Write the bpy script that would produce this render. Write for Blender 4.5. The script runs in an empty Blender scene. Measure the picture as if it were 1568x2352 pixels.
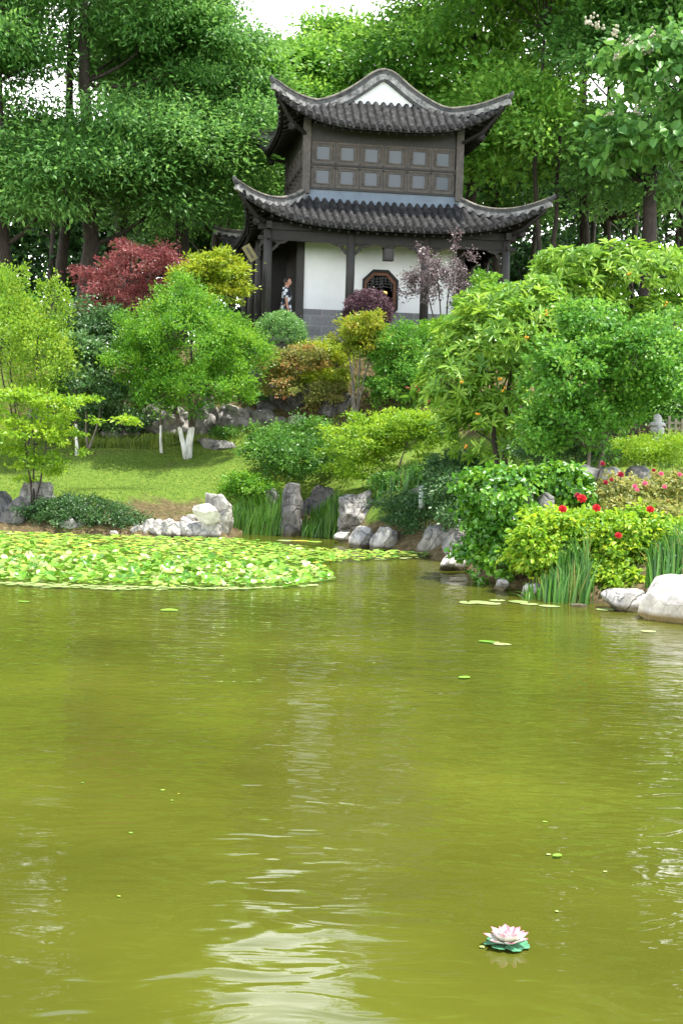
import bpy, bmesh, math, random
import numpy as np
from mathutils import Vector, Matrix, noise

# ------------------------------------------------------------------ camera, world, sun, exposure
SC = bpy.context.scene
COL = SC.collection
F = 3267.0                      # focal length in units of a 1568 x 2352 picture
EYE = 2.0                       # eye height above the water
PITCH = math.atan(176.0 / F)
ROLL = math.radians(1.6)
fwd = Vector((0, math.cos(PITCH), -math.sin(PITCH)))
right = Vector((1, 0, 0))
upv = right.cross(fwd)
right2 = right * math.cos(ROLL) + upv * math.sin(ROLL)
upv2 = upv * math.cos(ROLL) - right * math.sin(ROLL)
cam_d = bpy.data.cameras.new('camera')
cam = bpy.data.objects.new('camera', cam_d)
COL.objects.link(cam)
M = Matrix((right2, upv2, -fwd)).transposed().to_4x4()
M.translation = Vector((0, 0, EYE))
cam.matrix_world = M
cam_d.sensor_fit = 'VERTICAL'
cam_d.sensor_height = 36.0
cam_d.lens = 36.0 * F / 2352.0
cam_d.clip_start = 0.1
cam_d.clip_end = 3000
SC.camera = cam

SUN_DIR = Vector((0.34, 0.0, 1.0)).normalized()      # towards the sun
elev = math.asin(SUN_DIR.z)
azim = math.atan2(SUN_DIR.x, SUN_DIR.y)                # clockwise from +Y
W = bpy.data.worlds.new('World')
SC.world = W
W.use_nodes = True
nt = W.node_tree
nt.nodes.clear()
sky = nt.nodes.new('ShaderNodeTexSky')
sky.sky_type = 'NISHITA'
sky.sun_disc = False
sky.sun_elevation = elev
sky.sun_rotation = azim
sky.air_density = 1.0
sky.dust_density = 1.0
sky.ozone_density = 0.6
bg = nt.nodes.new('ShaderNodeBackground')
bg.inputs['Strength'].default_value = 0.15
wo = nt.nodes.new('ShaderNodeOutputWorld')
# bright hazy cloud sheet over the blue, thickest low in the sky
tcw = nt.nodes.new('ShaderNodeTexCoord')
nw = nt.nodes.new('ShaderNodeTexNoise'); nw.inputs['Scale'].default_value = 2.2; nw.inputs['Detail'].default_value = 6
mpw = nt.nodes.new('ShaderNodeMapping'); mpw.inputs['Scale'].default_value = (1, 1, 2.5)
nt.links.new(tcw.outputs['Generated'], mpw.inputs[0]); nt.links.new(mpw.outputs[0], nw.inputs['Vector'])
sx = nt.nodes.new('ShaderNodeSeparateXYZ'); nt.links.new(tcw.outputs['Generated'], sx.inputs[0])
el = nt.nodes.new('ShaderNodeMapRange'); el.inputs[1].default_value = .1; el.inputs[2].default_value = .75
el.inputs[3].default_value = .45; el.inputs[4].default_value = -.5
nt.links.new(sx.outputs['Z'], el.inputs[0])
adw = nt.nodes.new('ShaderNodeMath'); nt.links.new(nw.outputs['Fac'], adw.inputs[0]); nt.links.new(el.outputs[0], adw.inputs[1])
mr = nt.nodes.new('ShaderNodeMapRange'); mr.inputs[1].default_value = .40; mr.inputs[2].default_value = .72
nt.links.new(adw.outputs[0], mr.inputs[0])
mxw = nt.nodes.new('ShaderNodeMix'); mxw.data_type = 'RGBA'
mxw.inputs[7].default_value = (17.0, 17.1, 16.9, 1)
nt.links.new(mr.outputs[0], mxw.inputs[0]); nt.links.new(sky.outputs[0], mxw.inputs[6])
nt.links.new(mxw.outputs[2], bg.inputs[0])
nt.links.new(bg.outputs[0], wo.inputs[0])

sl = bpy.data.lights.new('sun', 'SUN')
sl.energy = 5.0
sl.angle = math.radians(0.5)
sl.color = (1.0, 0.96, 0.88)
so = bpy.data.objects.new('sun', sl)
COL.objects.link(so)
so.rotation_euler = SUN_DIR.to_track_quat('Z', 'Y').to_euler()
so.location = (10, -10, 40)

SC.view_settings.view_transform = 'Standard'
SC.view_settings.look = 'None'
SC.view_settings.exposure = 1.08
SC.view_settings.gamma = 1.0

R = math.radians


def at(px, py, Y):
    """world point at depth Y (world y) seen at picture position px, py (1568 x 2352 units)"""
    d = fwd + right2 * ((px - 784.0) / F) + upv2 * ((1176.0 - py) / F)
    return Vector((0, 0, EYE)) + d * (Y / d.y)


# ------------------------------------------------------------------ helpers
def tag(o, label=None, cat=None, group=None, kind=None):
    if label: o['label'] = label
    if cat: o['category'] = cat
    if group: o['group'] = group
    if kind: o['kind'] = kind
    return o


def empty(name, loc, label, cat, group=None, rz=0.0):
    o = bpy.data.objects.new(name, None)
    COL.objects.link(o)
    o.location = loc
    o.rotation_euler = (0, 0, rz)
    o.empty_display_size = 0.2
    return tag(o, label, cat, group)


def link_mesh(name, me, mat, parent=None, loc=None):
    o = bpy.data.objects.new(name, me)
    COL.objects.link(o)
    if mat is not None and len(me.materials) == 0:
        me.materials.append(mat)
    if parent is not None:
        o.parent = parent
    if loc is not None:
        o.location = loc
    return o


class MB:
    def __init__(s):
        s.v = []; s.f = []; s.m = []; s.cur = 0

    def face(s, idx):
        s.f.append(tuple(idx)); s.m.append(s.cur)

    def box(s, x0, y0, z0, x1, y1, z1):
        b = len(s.v)
        s.v += [(x0, y0, z0), (x1, y0, z0), (x1, y1, z0), (x0, y1, z0), (x0, y0, z1), (x1, y0, z1), (x1, y1, z1), (x0, y1, z1)]
        for q in ((0, 3, 2, 1), (4, 5, 6, 7), (0, 1, 5, 4), (1, 2, 6, 5), (2, 3, 7, 6), (3, 0, 4, 7)):
            s.face([b + i for i in q])

    def tube(s, pts, rad, n=8, cap=True):
        pts = [Vector(p) for p in pts]
        b = len(s.v)
        N = len(pts)
        ref = None
        for i, p in enumerate(pts):
            t = (pts[min(i + 1, N - 1)] - pts[max(i - 1, 0)])
            if t.length < 1e-9: t = Vector((0, 0, 1))
            t.normalize()
            if ref is None:
                ref = t.orthogonal().normalized()
            ref = (ref - t * ref.dot(t))
            if ref.length < 1e-6: ref = t.orthogonal()
            ref.normalize()
            bi = t.cross(ref)
            r = rad[i] if hasattr(rad, '__len__') else rad
            for k in range(n):
                a = 2 * math.pi * k / n
                q = p + (ref * math.cos(a) + bi * math.sin(a)) * r
                s.v.append(tuple(q))
        for i in range(N - 1):
            for k in range(n):
                k2 = (k + 1) % n
                s.face((b + i * n + k, b + i * n + k2, b + (i + 1) * n + k2, b + (i + 1) * n + k))
        if cap:
            s.face([b + k for k in range(n)][::-1])
            s.face([b + (N - 1) * n + k for k in range(n)])

    def sweep(s, path, prof):
        """prof: closed list of (side, up) offsets"""
        path = [Vector(p) for p in path]
        b = len(s.v); n = len(prof); N = len(path)
        for i, p in enumerate(path):
            t = path[min(i + 1, N - 1)] - path[max(i - 1, 0)]
            h = Vector((t.x, t.y, 0))
            if h.length < 1e-6: h = Vector((1, 0, 0))
            h.normalize()
            side = Vector((h.y, -h.x, 0))
            t.normalize()
            up = side.cross(t)
            if up.z < 0: up = -up
            for (a, c) in prof:
                s.v.append(tuple(p + side * a + up * c))
        for i in range(N - 1):
            for k in range(n):
                k2 = (k + 1) % n
                s.face((b + i * n + k, b + i * n + k2, b + (i + 1) * n + k2, b + (i + 1) * n + k))
        s.face([b + k for k in range(n)][::-1])
        s.face([b + (N - 1) * n + k for k in range(n)])

    def lathe(s, c, prof, n=16):
        b = len(s.v)
        for (r, z) in prof:
            for k in range(n):
                a = 2 * math.pi * k / n
                s.v.append((c[0] + r * math.cos(a), c[1] + r * math.sin(a), c[2] + z))
        for i in range(len(prof) - 1):
            for k in range(n):
                k2 = (k + 1) % n
                s.face((b + i * n + k, b + i * n + k2, b + (i + 1) * n + k2, b + (i + 1) * n + k))
        s.face([b + k for k in range(n)][::-1])
        s.face([b + (len(prof) - 1) * n + k for k in range(n)])

    def build(s, name, mats, parent=None, loc=None, smooth=False, bevel=0):
        me = bpy.data.meshes.new(name)
        me.from_pydata(s.v, [], s.f)
        if not isinstance(mats, (list, tuple)): mats = [mats]
        for m in mats: me.materials.append(m)
        if len(mats) > 1:
            me.polygons.foreach_set('material_index', s.m)
        if smooth:
            me.polygons.foreach_set('use_smooth', [True] * len(me.polygons))
        me.update()
        o = link_mesh(name, me, None, parent, loc)
        if bevel:
            bm = o.modifiers.new('bevel', 'BEVEL'); bm.width = bevel; bm.segments = 2; bm.limit_method = 'ANGLE'
        return o


def np_mesh(name, V, Q, rnd=None, smooth=False):
    me = bpy.data.meshes.new(name)
    V = np.asarray(V, dtype=np.float32); Q = np.asarray(Q, dtype=np.int32)
    k = Q.shape[1]
    me.vertices.add(len(V)); me.vertices.foreach_set('co', V.ravel())
    me.loops.add(Q.size); me.loops.foreach_set('vertex_index', Q.ravel())
    me.polygons.add(len(Q))
    me.polygons.foreach_set('loop_start', np.arange(0, Q.size, k, dtype=np.int32))
    me.polygons.foreach_set('loop_total', np.full(len(Q), k, dtype=np.int32))
    if smooth: me.polygons.foreach_set('use_smooth', np.ones(len(Q), dtype=bool))
    me.update(calc_edges=True)
    if rnd is not None:
        a = me.attributes.new('rnd', 'FLOAT', 'POINT')
        a.data.foreach_set('value', np.asarray(rnd, dtype=np.float32))
    return me


# ------------------------------------------------------------------ materials
def new_mat(name):
    m = bpy.data.materials.new(name); m.use_nodes = True
    n = m.node_tree.nodes; n.clear()
    out = n.new('ShaderNodeOutputMaterial')
    b = n.new('ShaderNodeBsdfPrincipled')
    m.node_tree.links.new(b.outputs[0], out.inputs[0])
    return m, n, m.node_tree.links, b, out


def ramp(n, stops, interp='LINEAR'):
    r = n.new('ShaderNodeValToRGB')
    e = r.color_ramp.elements
    while len(e) < len(stops): e.new(0.5)
    for i, (p, c) in enumerate(stops):
        e[i].position = p
        e[i].color = (c[0], c[1], c[2], 1)
    r.color_ramp.interpolation = interp
    return r


def pmat(name, c1, c2=None, scale=6.0, rough=0.8, bump=0.3, bdist=0.02, detail=6.0, spec=0.3, mid=None, stretch=None):
    m, n, l, b, out = new_mat(name)
    b.inputs['Roughness'].default_value = rough
    b.inputs['Specular IOR Level'].default_value = spec
    if c2 is None: c2 = tuple(x * 0.7 for x in c1)
    tc = n.new('ShaderNodeTexCoord')
    src = tc.outputs['Object']
    if stretch:
        mp = n.new('ShaderNodeMapping'); mp.inputs['Scale'].default_value = stretch
        l.new(src, mp.inputs[0]); src = mp.outputs[0]
    nz = n.new('ShaderNodeTexNoise'); nz.inputs['Scale'].default_value = scale; nz.inputs['Detail'].default_value = detail
    nz.inputs['Roughness'].default_value = 0.6
    l.new(src, nz.inputs['Vector'])
    st = [(0.32, c2), (0.68, c1)]
    if mid: st = [(0.3, c2), (0.5, mid), (0.7, c1)]
    r = ramp(n, st)
    l.new(nz.outputs['Fac'], r.inputs[0])
    l.new(r.outputs[0], b.inputs['Base Color'])
    if bump:
        bp = n.new('ShaderNodeBump'); bp.inputs['Strength'].default_value = bump; bp.inputs['Distance'].default_value = bdist
        l.new(nz.outputs['Fac'], bp.inputs['Height']); l.new(bp.outputs[0], b.inputs['Normal'])
    return m


def leaf_mat(name, stops, trans=0.35, rough=0.45, spec=0.35, tcol=1.6):
    m, n, l, b, out = new_mat(name)
    at_ = n.new('ShaderNodeAttribute'); at_.attribute_name = 'rnd'
    r = ramp(n, stops)
    l.new(at_.outputs['Fac'], r.inputs[0])
    l.new(r.outputs[0], b.inputs['Base Color'])
    b.inputs['Roughness'].default_value = rough
    b.inputs['Specular IOR Level'].default_value = spec
    tr = n.new('ShaderNodeBsdfTranslucent')
    hs = n.new('ShaderNodeHueSaturation'); hs.inputs['Value'].default_value = tcol; hs.inputs['Hue'].default_value = 0.485
    l.new(r.outputs[0], hs.inputs['Color']); l.new(hs.outputs[0], tr.inputs[0])
    mx = n.new('ShaderNodeMixShader'); mx.inputs[0].default_value = trans
    l.new(b.outputs[0], mx.inputs[1]); l.new(tr.outputs[0], mx.inputs[2]); l.new(mx.outputs[0], out.inputs[0])
    return m


def L4(a, b, c, d=None):
    st = [(0.0, a), (0.5, b), (1.0, c)]
    if d: st = [(0.0, a), (0.4, b), (0.75, c), (1.0, d)]
    return st


LM = {
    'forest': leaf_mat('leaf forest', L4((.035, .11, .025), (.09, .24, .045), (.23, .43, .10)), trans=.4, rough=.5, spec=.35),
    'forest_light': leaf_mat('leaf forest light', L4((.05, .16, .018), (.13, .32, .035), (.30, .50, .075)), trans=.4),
    'forest_shade': leaf_mat('leaf forest shade', L4((.018, .055, .016), (.03, .085, .022), (.055, .13, .03)), trans=.25, rough=.5, spec=.25),  # far wood leaves coloured darker to stand in for shade under the dense canopy
    'catalpa': leaf_mat('leaf catalpa', L4((.05, .14, .03), (.09, .23, .045), (.15, .30, .06)), trans=.35),
    'maple_green': leaf_mat('leaf bright', L4((.04, .14, .012), (.10, .27, .018), (.24, .42, .03))),
    'yellowgreen': leaf_mat('leaf yellow green', L4((.09, .21, .012), (.20, .36, .02), (.34, .46, .035))),
    'upright': leaf_mat('leaf upright', L4((.08, .20, .015), (.19, .34, .025), (.32, .42, .05))),
    'greygreen': leaf_mat('leaf grey green', L4((.05, .12, .04), (.11, .23, .07), (.22, .36, .13)), trans=.2, rough=.35, spec=.5),
    'red': leaf_mat('leaf red', L4((.09, .028, .026), (.21, .06, .052), (.36, .12, .10)), trans=.3),
    'goldmaple': leaf_mat('leaf gold', L4((.10, .19, .012), (.24, .34, .02), (.46, .46, .03))),
    'clipped': leaf_mat('leaf clipped', L4((.06, .17, .04), (.12, .28, .06), (.24, .42, .10)), trans=.2, spec=.5),
    'purple': leaf_mat('leaf purple', L4((.045, .022, .03), (.09, .042, .055), (.16, .085, .10)), trans=.15),
    'wispy': leaf_mat('leaf wispy purple', L4((.07, .045, .05), (.14, .10, .105), (.28, .22, .22)), trans=.2, spec=.5),
    'myrtle': leaf_mat('leaf myrtle', L4((.09, .17, .015), (.2, .28, .02), (.32, .33, .03), (.42, .22, .03))),
    'orange': leaf_mat('leaf orange', L4((.10, .16, .03), (.2, .24, .05), (.36, .26, .07), (.45, .16, .08))),
    'azalea': leaf_mat('leaf azalea', L4((.025, .09, .015), (.07, .20, .02), (.18, .37, .04)), trans=.25, spec=.45),
    'loquat': leaf_mat('leaf loquat', L4((.06, .17, .02), (.17, .34, .03), (.36, .52, .07)), trans=.3, rough=.42, spec=.42),
    'round': leaf_mat('leaf round tree', L4((.035, .13, .012), (.09, .26, .025), (.24, .44, .06)), trans=.35, rough=.45, spec=.35),
    'ivy': leaf_mat('leaf ivy', L4((.025, .10, .01), (.08, .24, .015), (.22, .42, .03)), trans=.25, rough=.35, spec=.5),
    'rose': leaf_mat('leaf rose bush', L4((.06, .18, .012), (.19, .37, .02), (.44, .52, .03))),
    'rosedry': leaf_mat('leaf rose dry', L4((.10, .13, .03), (.2, .24, .05), (.32, .32, .08), (.35, .16, .08))),
    'iris': leaf_mat('leaf iris', [(0, (.025, .10, .012)), (.5, (.055, .19, .02)), (.88, (.13, .31, .04)), (1, (.36, .28, .08))], trans=.2, spec=.5),
    'reed': leaf_mat('leaf reed', L4((.035, .11, .012), (.07, .2, .015), (.14, .28, .03)), trans=.25),
    'darkshrub': leaf_mat('leaf dark shrub', L4((.025, .07, .02), (.05, .13, .03), (.11, .21, .06)), trans=.2, spec=.5),
    'redtip': leaf_mat('leaf red tip', L4((.2, .03, .04), (.32, .05, .06), (.42, .12, .08))),
    'grass': leaf_mat('grass blades', L4((.06, .12, .012), (.12, .2, .02), (.22, .27, .04)), trans=.3),
    'pad': leaf_mat('lily pad green', [(0, (.05, .16, .01)), (.35, (.12, .30, .02)), (.6, (.22, .43, .04)), (.85, (.38, .54, .13)), (1, (.56, .62, .30))], trans=.2, rough=.32, spec=.5, tcol=1.3),
    'padyellow': leaf_mat('lily pad yellow', [(0, (.13, .30, .03)), (.45, (.24, .42, .05)), (.85, (.38, .48, .09)), (1, (.50, .42, .05))], trans=.15, rough=.4, spec=.4, tcol=1.3),
    'padpale': leaf_mat('lily pad pale', [(0, (.25, .33, .10)), (.6, (.38, .45, .18)), (1, (.5, .53, .28))], trans=.1, rough=.35, spec=.5, tcol=1.3),
}


def bark_mat(name, c1, c2, white=None):
    m, n, l, b, out = new_mat(name)
    b.inputs['Roughness'].default_value = .9
    tc = n.new('ShaderNodeTexCoord')
    mp = n.new('ShaderNodeMapping'); mp.inputs['Scale'].default_value = (9, 9, 2.2)
    l.new(tc.outputs['Object'], mp.inputs[0])
    nz = n.new('ShaderNodeTexNoise'); nz.inputs['Scale'].default_value = 2.0; nz.inputs['Detail'].default_value = 7
    l.new(mp.outputs[0], nz.inputs['Vector'])
    r = ramp(n, [(.3, c2), (.7, c1)])
    l.new(nz.outputs['Fac'], r.inputs[0])
    col = r.outputs[0]
    if white is not None:
        sp = n.new('ShaderNodeSeparateXYZ'); l.new(tc.outputs['Object'], sp.inputs[0])
        ad = n.new('ShaderNodeMath'); ad.operation = 'MULTIPLY_ADD'; ad.inputs[1].default_value = .16
        l.new(nz.outputs['Fac'], ad.inputs[0]); l.new(sp.outputs['Z'], ad.inputs[2])
        lt = n.new('ShaderNodeMath'); lt.operation = 'LESS_THAN'; lt.inputs[1].default_value = white + .08
        l.new(ad.outputs[0], lt.inputs[0])
        wr = ramp(n, [(.3, (.38, .36, .32)), (.55, (.72, .71, .68))])
        l.new(nz.outputs['Fac'], wr.inputs[0])
        mx = n.new('ShaderNodeMix'); mx.data_type = 'RGBA'
        l.new(lt.outputs[0], mx.inputs[0]); l.new(col, mx.inputs[6]); l.new(wr.outputs[0], mx.inputs[7])
        col = mx.outputs[2]
    l.new(col, b.inputs['Base Color'])
    bp = n.new('ShaderNodeBump'); bp.inputs['Strength'].default_value = .6; bp.inputs['Distance'].default_value = .02
    l.new(nz.outputs['Fac'], bp.inputs['Height']); l.new(bp.outputs[0], b.inputs['Normal'])
    return m


BARK = bark_mat('bark dark', (.06, .045, .036), (.022, .018, .015))
BARKG = bark_mat('bark grey', (.26, .23, .19), (.10, .085, .07))
BARKW = bark_mat('bark whitewashed', (.11, .085, .065), (.04, .032, .026), white=.72)
BARKW2 = bark_mat('bark whitewashed short', (.16, .13, .10), (.06, .05, .04), white=.65)

WOOD = pmat('dark timber', (.022, .020, .019), (.012, .011, .011), 5, .65, .3, .004, stretch=(3, 3, .5))
WOODC = pmat('column timber', (.042, .039, .037), (.024, .022, .021), 5, .6, .3, .004, stretch=(5, 5, .6))
WOODW = pmat('weathered window timber', (.115, .10, .088), (.058, .051, .047), 9, .75, .4, .004, mid=(.086, .076, .068))
WOODR = pmat('red brown timber', (.17, .075, .04), (.09, .045, .03), 8, .6, .3, .003)
TILE = pmat('roof tile', (.075, .073, .071), (.011, .011, .011), 8, .85, .6, .01, detail=9, mid=(.027, .0265, .026), spec=.15)
COPING = pmat('ridge coping', (.26, .235, .19), (.06, .057, .052), 5, .85, .5, .01, detail=8)
RIDGED = pmat('ridge brick', (.10, .10, .10), (.03, .03, .033), 6, .85, .5, .01, detail=8)
PLASTW = pmat('ridge plaster', (.40, .39, .38), (.055, .055, .055), 6.5, .85, .4, .01, detail=8)
WHITE = pmat('white plaster', (.74, .76, .77), (.64, .66, .67), 1.2, .9, .1, .003)
FLASH = pmat('lead flashing', (.15, .185, .22), (.11, .135, .165), 2.0, .5, .1, .002)
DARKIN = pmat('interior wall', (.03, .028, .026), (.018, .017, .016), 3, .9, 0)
STONEF = pmat('platform stone', (.22, .21, .20), (.12, .115, .11), 3, .85, .4, .01)


def granite_blocks():
    m, n, l, b, out = new_mat('granite blocks')
    tc = n.new('ShaderNodeTexCoord')
    mp = n.new('ShaderNodeMapping'); mp.inputs['Rotation'].default_value = (R(90), 0, 0)
    l.new(tc.outputs['Object'], mp.inputs[0])
    br = n.new('ShaderNodeTexBrick')
    br.inputs['Scale'].default_value = 1.0
    br.inputs['Brick Width'].default_value = .62; br.inputs['Row Height'].default_value = .27
    br.inputs['Mortar Size'].default_value = .012
    br.inputs['Color1'].default_value = (.13, .135, .145, 1); br.inputs['Color2'].default_value = (.175, .18, .19, 1)
    br.inputs['Mortar'].default_value = (.24, .24, .24, 1)
    l.new(mp.outputs[0], br.inputs['Vector'])
    nz = n.new('ShaderNodeTexNoise'); nz.inputs['Scale'].default_value = 14; nz.inputs['Detail'].default_value = 6
    l.new(tc.outputs['Object'], nz.inputs['Vector'])
    mx = n.new('ShaderNodeMix'); mx.data_type = 'RGBA'; mx.blend_type = 'OVERLAY'; mx.inputs[0].default_value = .6
    l.new(br.outputs[0], mx.inputs[6]); l.new(nz.outputs['Color'], mx.inputs[7])
    bw = n.new('ShaderNodeHueSaturation'); bw.inputs['Saturation'].default_value = .35
    l.new(mx.outputs[2], bw.inputs['Color']); l.new(bw.outputs[0], b.inputs['Base Color'])
    b.inputs['Roughness'].default_value = .8
    return m


GRANITE = granite_blocks()


def glass_mat():
    m, n, l, b, out = new_mat('frosted pane')
    b.inputs['Base Color'].default_value = (.058, .074, .09, 1)
    b.inputs['Roughness'].default_value = .25
    b.inputs['Specular IOR Level'].default_value = .35
    tc = n.new('ShaderNodeTexCoord')
    nz = n.new('ShaderNodeTexNoise'); nz.inputs['Scale'].default_value = 3
    l.new(tc.outputs['Object'], nz.inputs['Vector'])
    bp = n.new('ShaderNodeBump'); bp.inputs['Strength'].default_value = .15; bp.inputs['Distance'].default_value = .01
    l.new(nz.outputs['Fac'], bp.inputs['Height']); l.new(bp.outputs[0], b.inputs['Normal'])
    return m


GLASS = glass_mat()


def rock_mat(name, light, dark, wet=(.085, .072, .035), crack=.35):
    m, n, l, b, out = new_mat(name)
    b.inputs['Roughness'].default_value = .85
    tc = n.new('ShaderNodeTexCoord')
    n1 = n.new('ShaderNodeTexNoise'); n1.inputs['Scale'].default_value = 3.0; n1.inputs['Detail'].default_value = 9; n1.inputs['Roughness'].default_value = .65
    n1.inputs['Distortion'].default_value = .6
    l.new(tc.outputs['Object'], n1.inputs['Vector'])
    vo = n.new('ShaderNodeTexVoronoi'); vo.inputs['Scale'].default_value = 3.6; vo.feature = 'DISTANCE_TO_EDGE'
    nw = n.new('ShaderNodeTexNoise'); nw.inputs['Scale'].default_value = 2.5; nw.inputs['Detail'].default_value = 3
    l.new(tc.outputs['Object'], nw.inputs['Vector'])
    vm = n.new('ShaderNodeMix'); vm.data_type = 'VECTOR'; vm.inputs[0].default_value = .35
    l.new(tc.outputs['Object'], vm.inputs[4]); l.new(nw.outputs['Color'], vm.inputs[5]); l.new(vm.outputs[1], vo.inputs['Vector'])
    cr = ramp(n, [(0, (crack, crack, crack)), (.05, (1, 1, 1))])
    l.new(vo.outputs['Distance'], cr.inputs[0])
    r = ramp(n, [(.33, dark), (.47, tuple((a + c) / 2 for a, c in zip(dark, light))), (.6, light)])
    l.new(n1.outputs['Fac'], r.inputs[0])
    mx = n.new('ShaderNodeMix'); mx.data_type = 'RGBA'; mx.blend_type = 'MULTIPLY'; mx.inputs[0].default_value = .55
    l.new(r.outputs[0], mx.inputs[6]); l.new(cr.outputs[0], mx.inputs[7])
    # algae-stained foot close to the water
    ge = n.new('ShaderNodeNewGeometry'); sp = n.new('ShaderNodeSeparateXYZ'); l.new(ge.outputs['Position'], sp.inputs[0])
    zr = n.new('ShaderNodeMapRange'); zr.inputs[1].default_value = .05; zr.inputs[2].default_value = .11
    zr.inputs[3].default_value = 1; zr.inputs[4].default_value = 0
    l.new(sp.outputs['Z'], zr.inputs[0])
    mw = n.new('ShaderNodeMix'); mw.data_type = 'RGBA'
    l.new(zr.outputs[0], mw.inputs[0]); l.new(mx.outputs[2], mw.inputs[6]); mw.inputs[7].default_value = (*wet, 1)
    l.new(mw.outputs[2], b.inputs['Base Color'])
    bp = n.new('ShaderNodeBump'); bp.inputs['Strength'].default_value = .7; bp.inputs['Distance'].default_value = .04
    l.new(n1.outputs['Fac'], bp.inputs['Height'])
    bp2 = n.new('ShaderNodeBump'); bp2.inputs['Strength'].default_value = .6; bp2.inputs['Distance'].default_value = .05
    l.new(cr.outputs[0], bp2.inputs['Height']); l.new(bp.outputs[0], bp2.inputs['Normal'])
    l.new(bp2.outputs[0], b.inputs['Normal'])
    return m


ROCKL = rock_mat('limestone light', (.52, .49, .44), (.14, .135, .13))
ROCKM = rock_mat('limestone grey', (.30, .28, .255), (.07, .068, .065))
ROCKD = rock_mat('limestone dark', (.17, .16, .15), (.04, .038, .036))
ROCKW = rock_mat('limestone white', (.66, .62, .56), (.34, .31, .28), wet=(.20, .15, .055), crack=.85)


# ------------------------------------------------------------------ terrain and pond
POND = [(-14, 2.3), (-15, 12), (-13.5, 20), (-10, 25.8), (-6.3, 26.4), (-4.2, 26.3), (-2.1, 26.6), (-2.0, 28.2), (-1.0, 28.6),
        (0, 28.0), (.1, 26.6), (.75, 25.0), (1.4, 24.4), (1.85, 22.3), (2.3, 19.6), (2.75, 17.9), (3.3, 17.6), (3.9, 16.4),
        (5, 14.2), (7, 10), (8.5, 5), (8.5, 2.3)]
CTRL = [(-6.5, 27.3, .35), (-3, 27.3, .4), (-4.5, 29, .8), (-7, 30, 1.0), (-3.5, 31, 1.2), (-5, 32.6, 1.5), (-2, 32, 1.45), (-8, 33, 1.6),
        (-4, 34, 1.8), (-1.5, 34, 2.1), (-1, 35.2, 2.9), (-4, 36, 3.3), (-8, 37, 3.5), (-3, 37, 4.2), (0, 36.3, 4.2), (2, 36, 4.1),
        (0, 38, 4.5), (3, 38, 4.5), (-3, 40, 4.5), (5, 38, 4.5), (0, 45, 4.6), (8, 45, 4.6), (-8, 45, 4.6), (-12, 40, 4.3),
        (14, 40, 4.3), (0, 60, 5), (20, 60, 5), (-20, 60, 5), (-20, 30, 1.5), (-1, 29.3, .6), (1, 29, 1.0), (1, 31, 1.6), (1, 33, 2.2),
        (2.5, 26, .7), (3, 29, 1.6), (4, 33, 2.8), (3.2, 23, .6), (3.5, 20, .5), (5, 19, .7), (4.5, 17.5, .3), (6, 21, 1.1),
        (5.5, 24, 1.6), (8, 24, 1.9), (8, 20, 1.2), (7, 28, 2.1), (10, 28, 2.3), (8, 33, 3), (14, 20, 1.5), (14, 30, 2.5), (20, 20, 2),
        (0, 0, .4), (-10, 0, .4), (10, 0, .4), (14, 10, .8), (-18, 12, .8), (0, -40, .5), (-60, 0, 1), (60, 0, 1), (0, 200, 5), (100, 200, 5), (-100, 200, 5)]
_P = np.array(POND); _P2 = np.roll(_P, -1, axis=0); _C = np.array(CTRL)


def pond_sd(x, y):
    x = np.asarray(x, float); y = np.asarray(y, float)
    d = np.full(x.shape, 1e9); ins = np.zeros(x.shape, bool)
    for (ax, ay), (bx, by) in zip(_P, _P2):
        dx, dy = bx - ax, by - ay
        t = np.clip(((x - ax) * dx + (y - ay) * dy) / (dx * dx + dy * dy), 0, 1)
        d = np.minimum(d, np.hypot(x - ax - t * dx, y - ay - t * dy))
        c = ((ay > y) != (by > y)) & (x < (bx - ax) * (y - ay) / (by - ay + 1e-12) + ax)
        ins ^= c
    return np.where(ins, -d, d)


def ground(x, y):
    x = np.asarray(x, float); y = np.asarray(y, float)
    sd = pond_sd(x, y)
    num = np.zeros(x.shape); den = np.zeros(x.shape)
    for cx, cy, cz in _C:
        w = 1.0 / ((x - cx) ** 2 + (y - cy) ** 2 + .25) ** 2
        num += w * cz; den += w
    H = num / den
    H = H + .05 * np.sin(x * 1.7 + y * .9) * np.sin(y * 2.1 - x * .6)
    s = np.clip(sd / .9, 0, 1); s = s * s * (3 - 2 * s)
    land = .12 + s * (H - .12)
    u = np.clip(-sd / 1.5, 0, 1)
    bed = .1 - .9 * u ** .6
    return np.where(sd > 0, land, bed)


def gz(x, y):
    return float(ground(np.array([x]), np.array([y]))[0])


def lines(parts):
    out = []
    for a, b, s in parts:
        n = max(1, int(round((b - a) / s)))
        out += list(np.linspace(a, b, n + 1)[:-1])
    out.append(parts[-1][1])
    return np.array(out)


gx = lines([(-900, -100, 200), (-100, -20, 10), (-20, -9, .5), (-9, 9, .2), (9, 20, .5), (20, 100, 10), (100, 900, 200)])
gy = lines([(-600, -20, 100), (-20, 0, 5), (0, 14, .6), (14, 38, .2), (38, 70, 2), (70, 200, 20), (200, 1500, 300)])
GX, GY = np.meshgrid(gx, gy)
GZ = ground(GX, GY)
nxx, nyy = len(gx), len(gy)
V = np.stack([GX.ravel(), GY.ravel(), GZ.ravel()], 1)
ii = np.arange((nyy - 1) * (nxx - 1)); rr = ii // (nxx - 1); cc = ii % (nxx - 1)
b0 = rr * nxx + cc
Q = np.stack([b0, b0 + 1, b0 + nxx + 1, b0 + nxx], 1)


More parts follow.
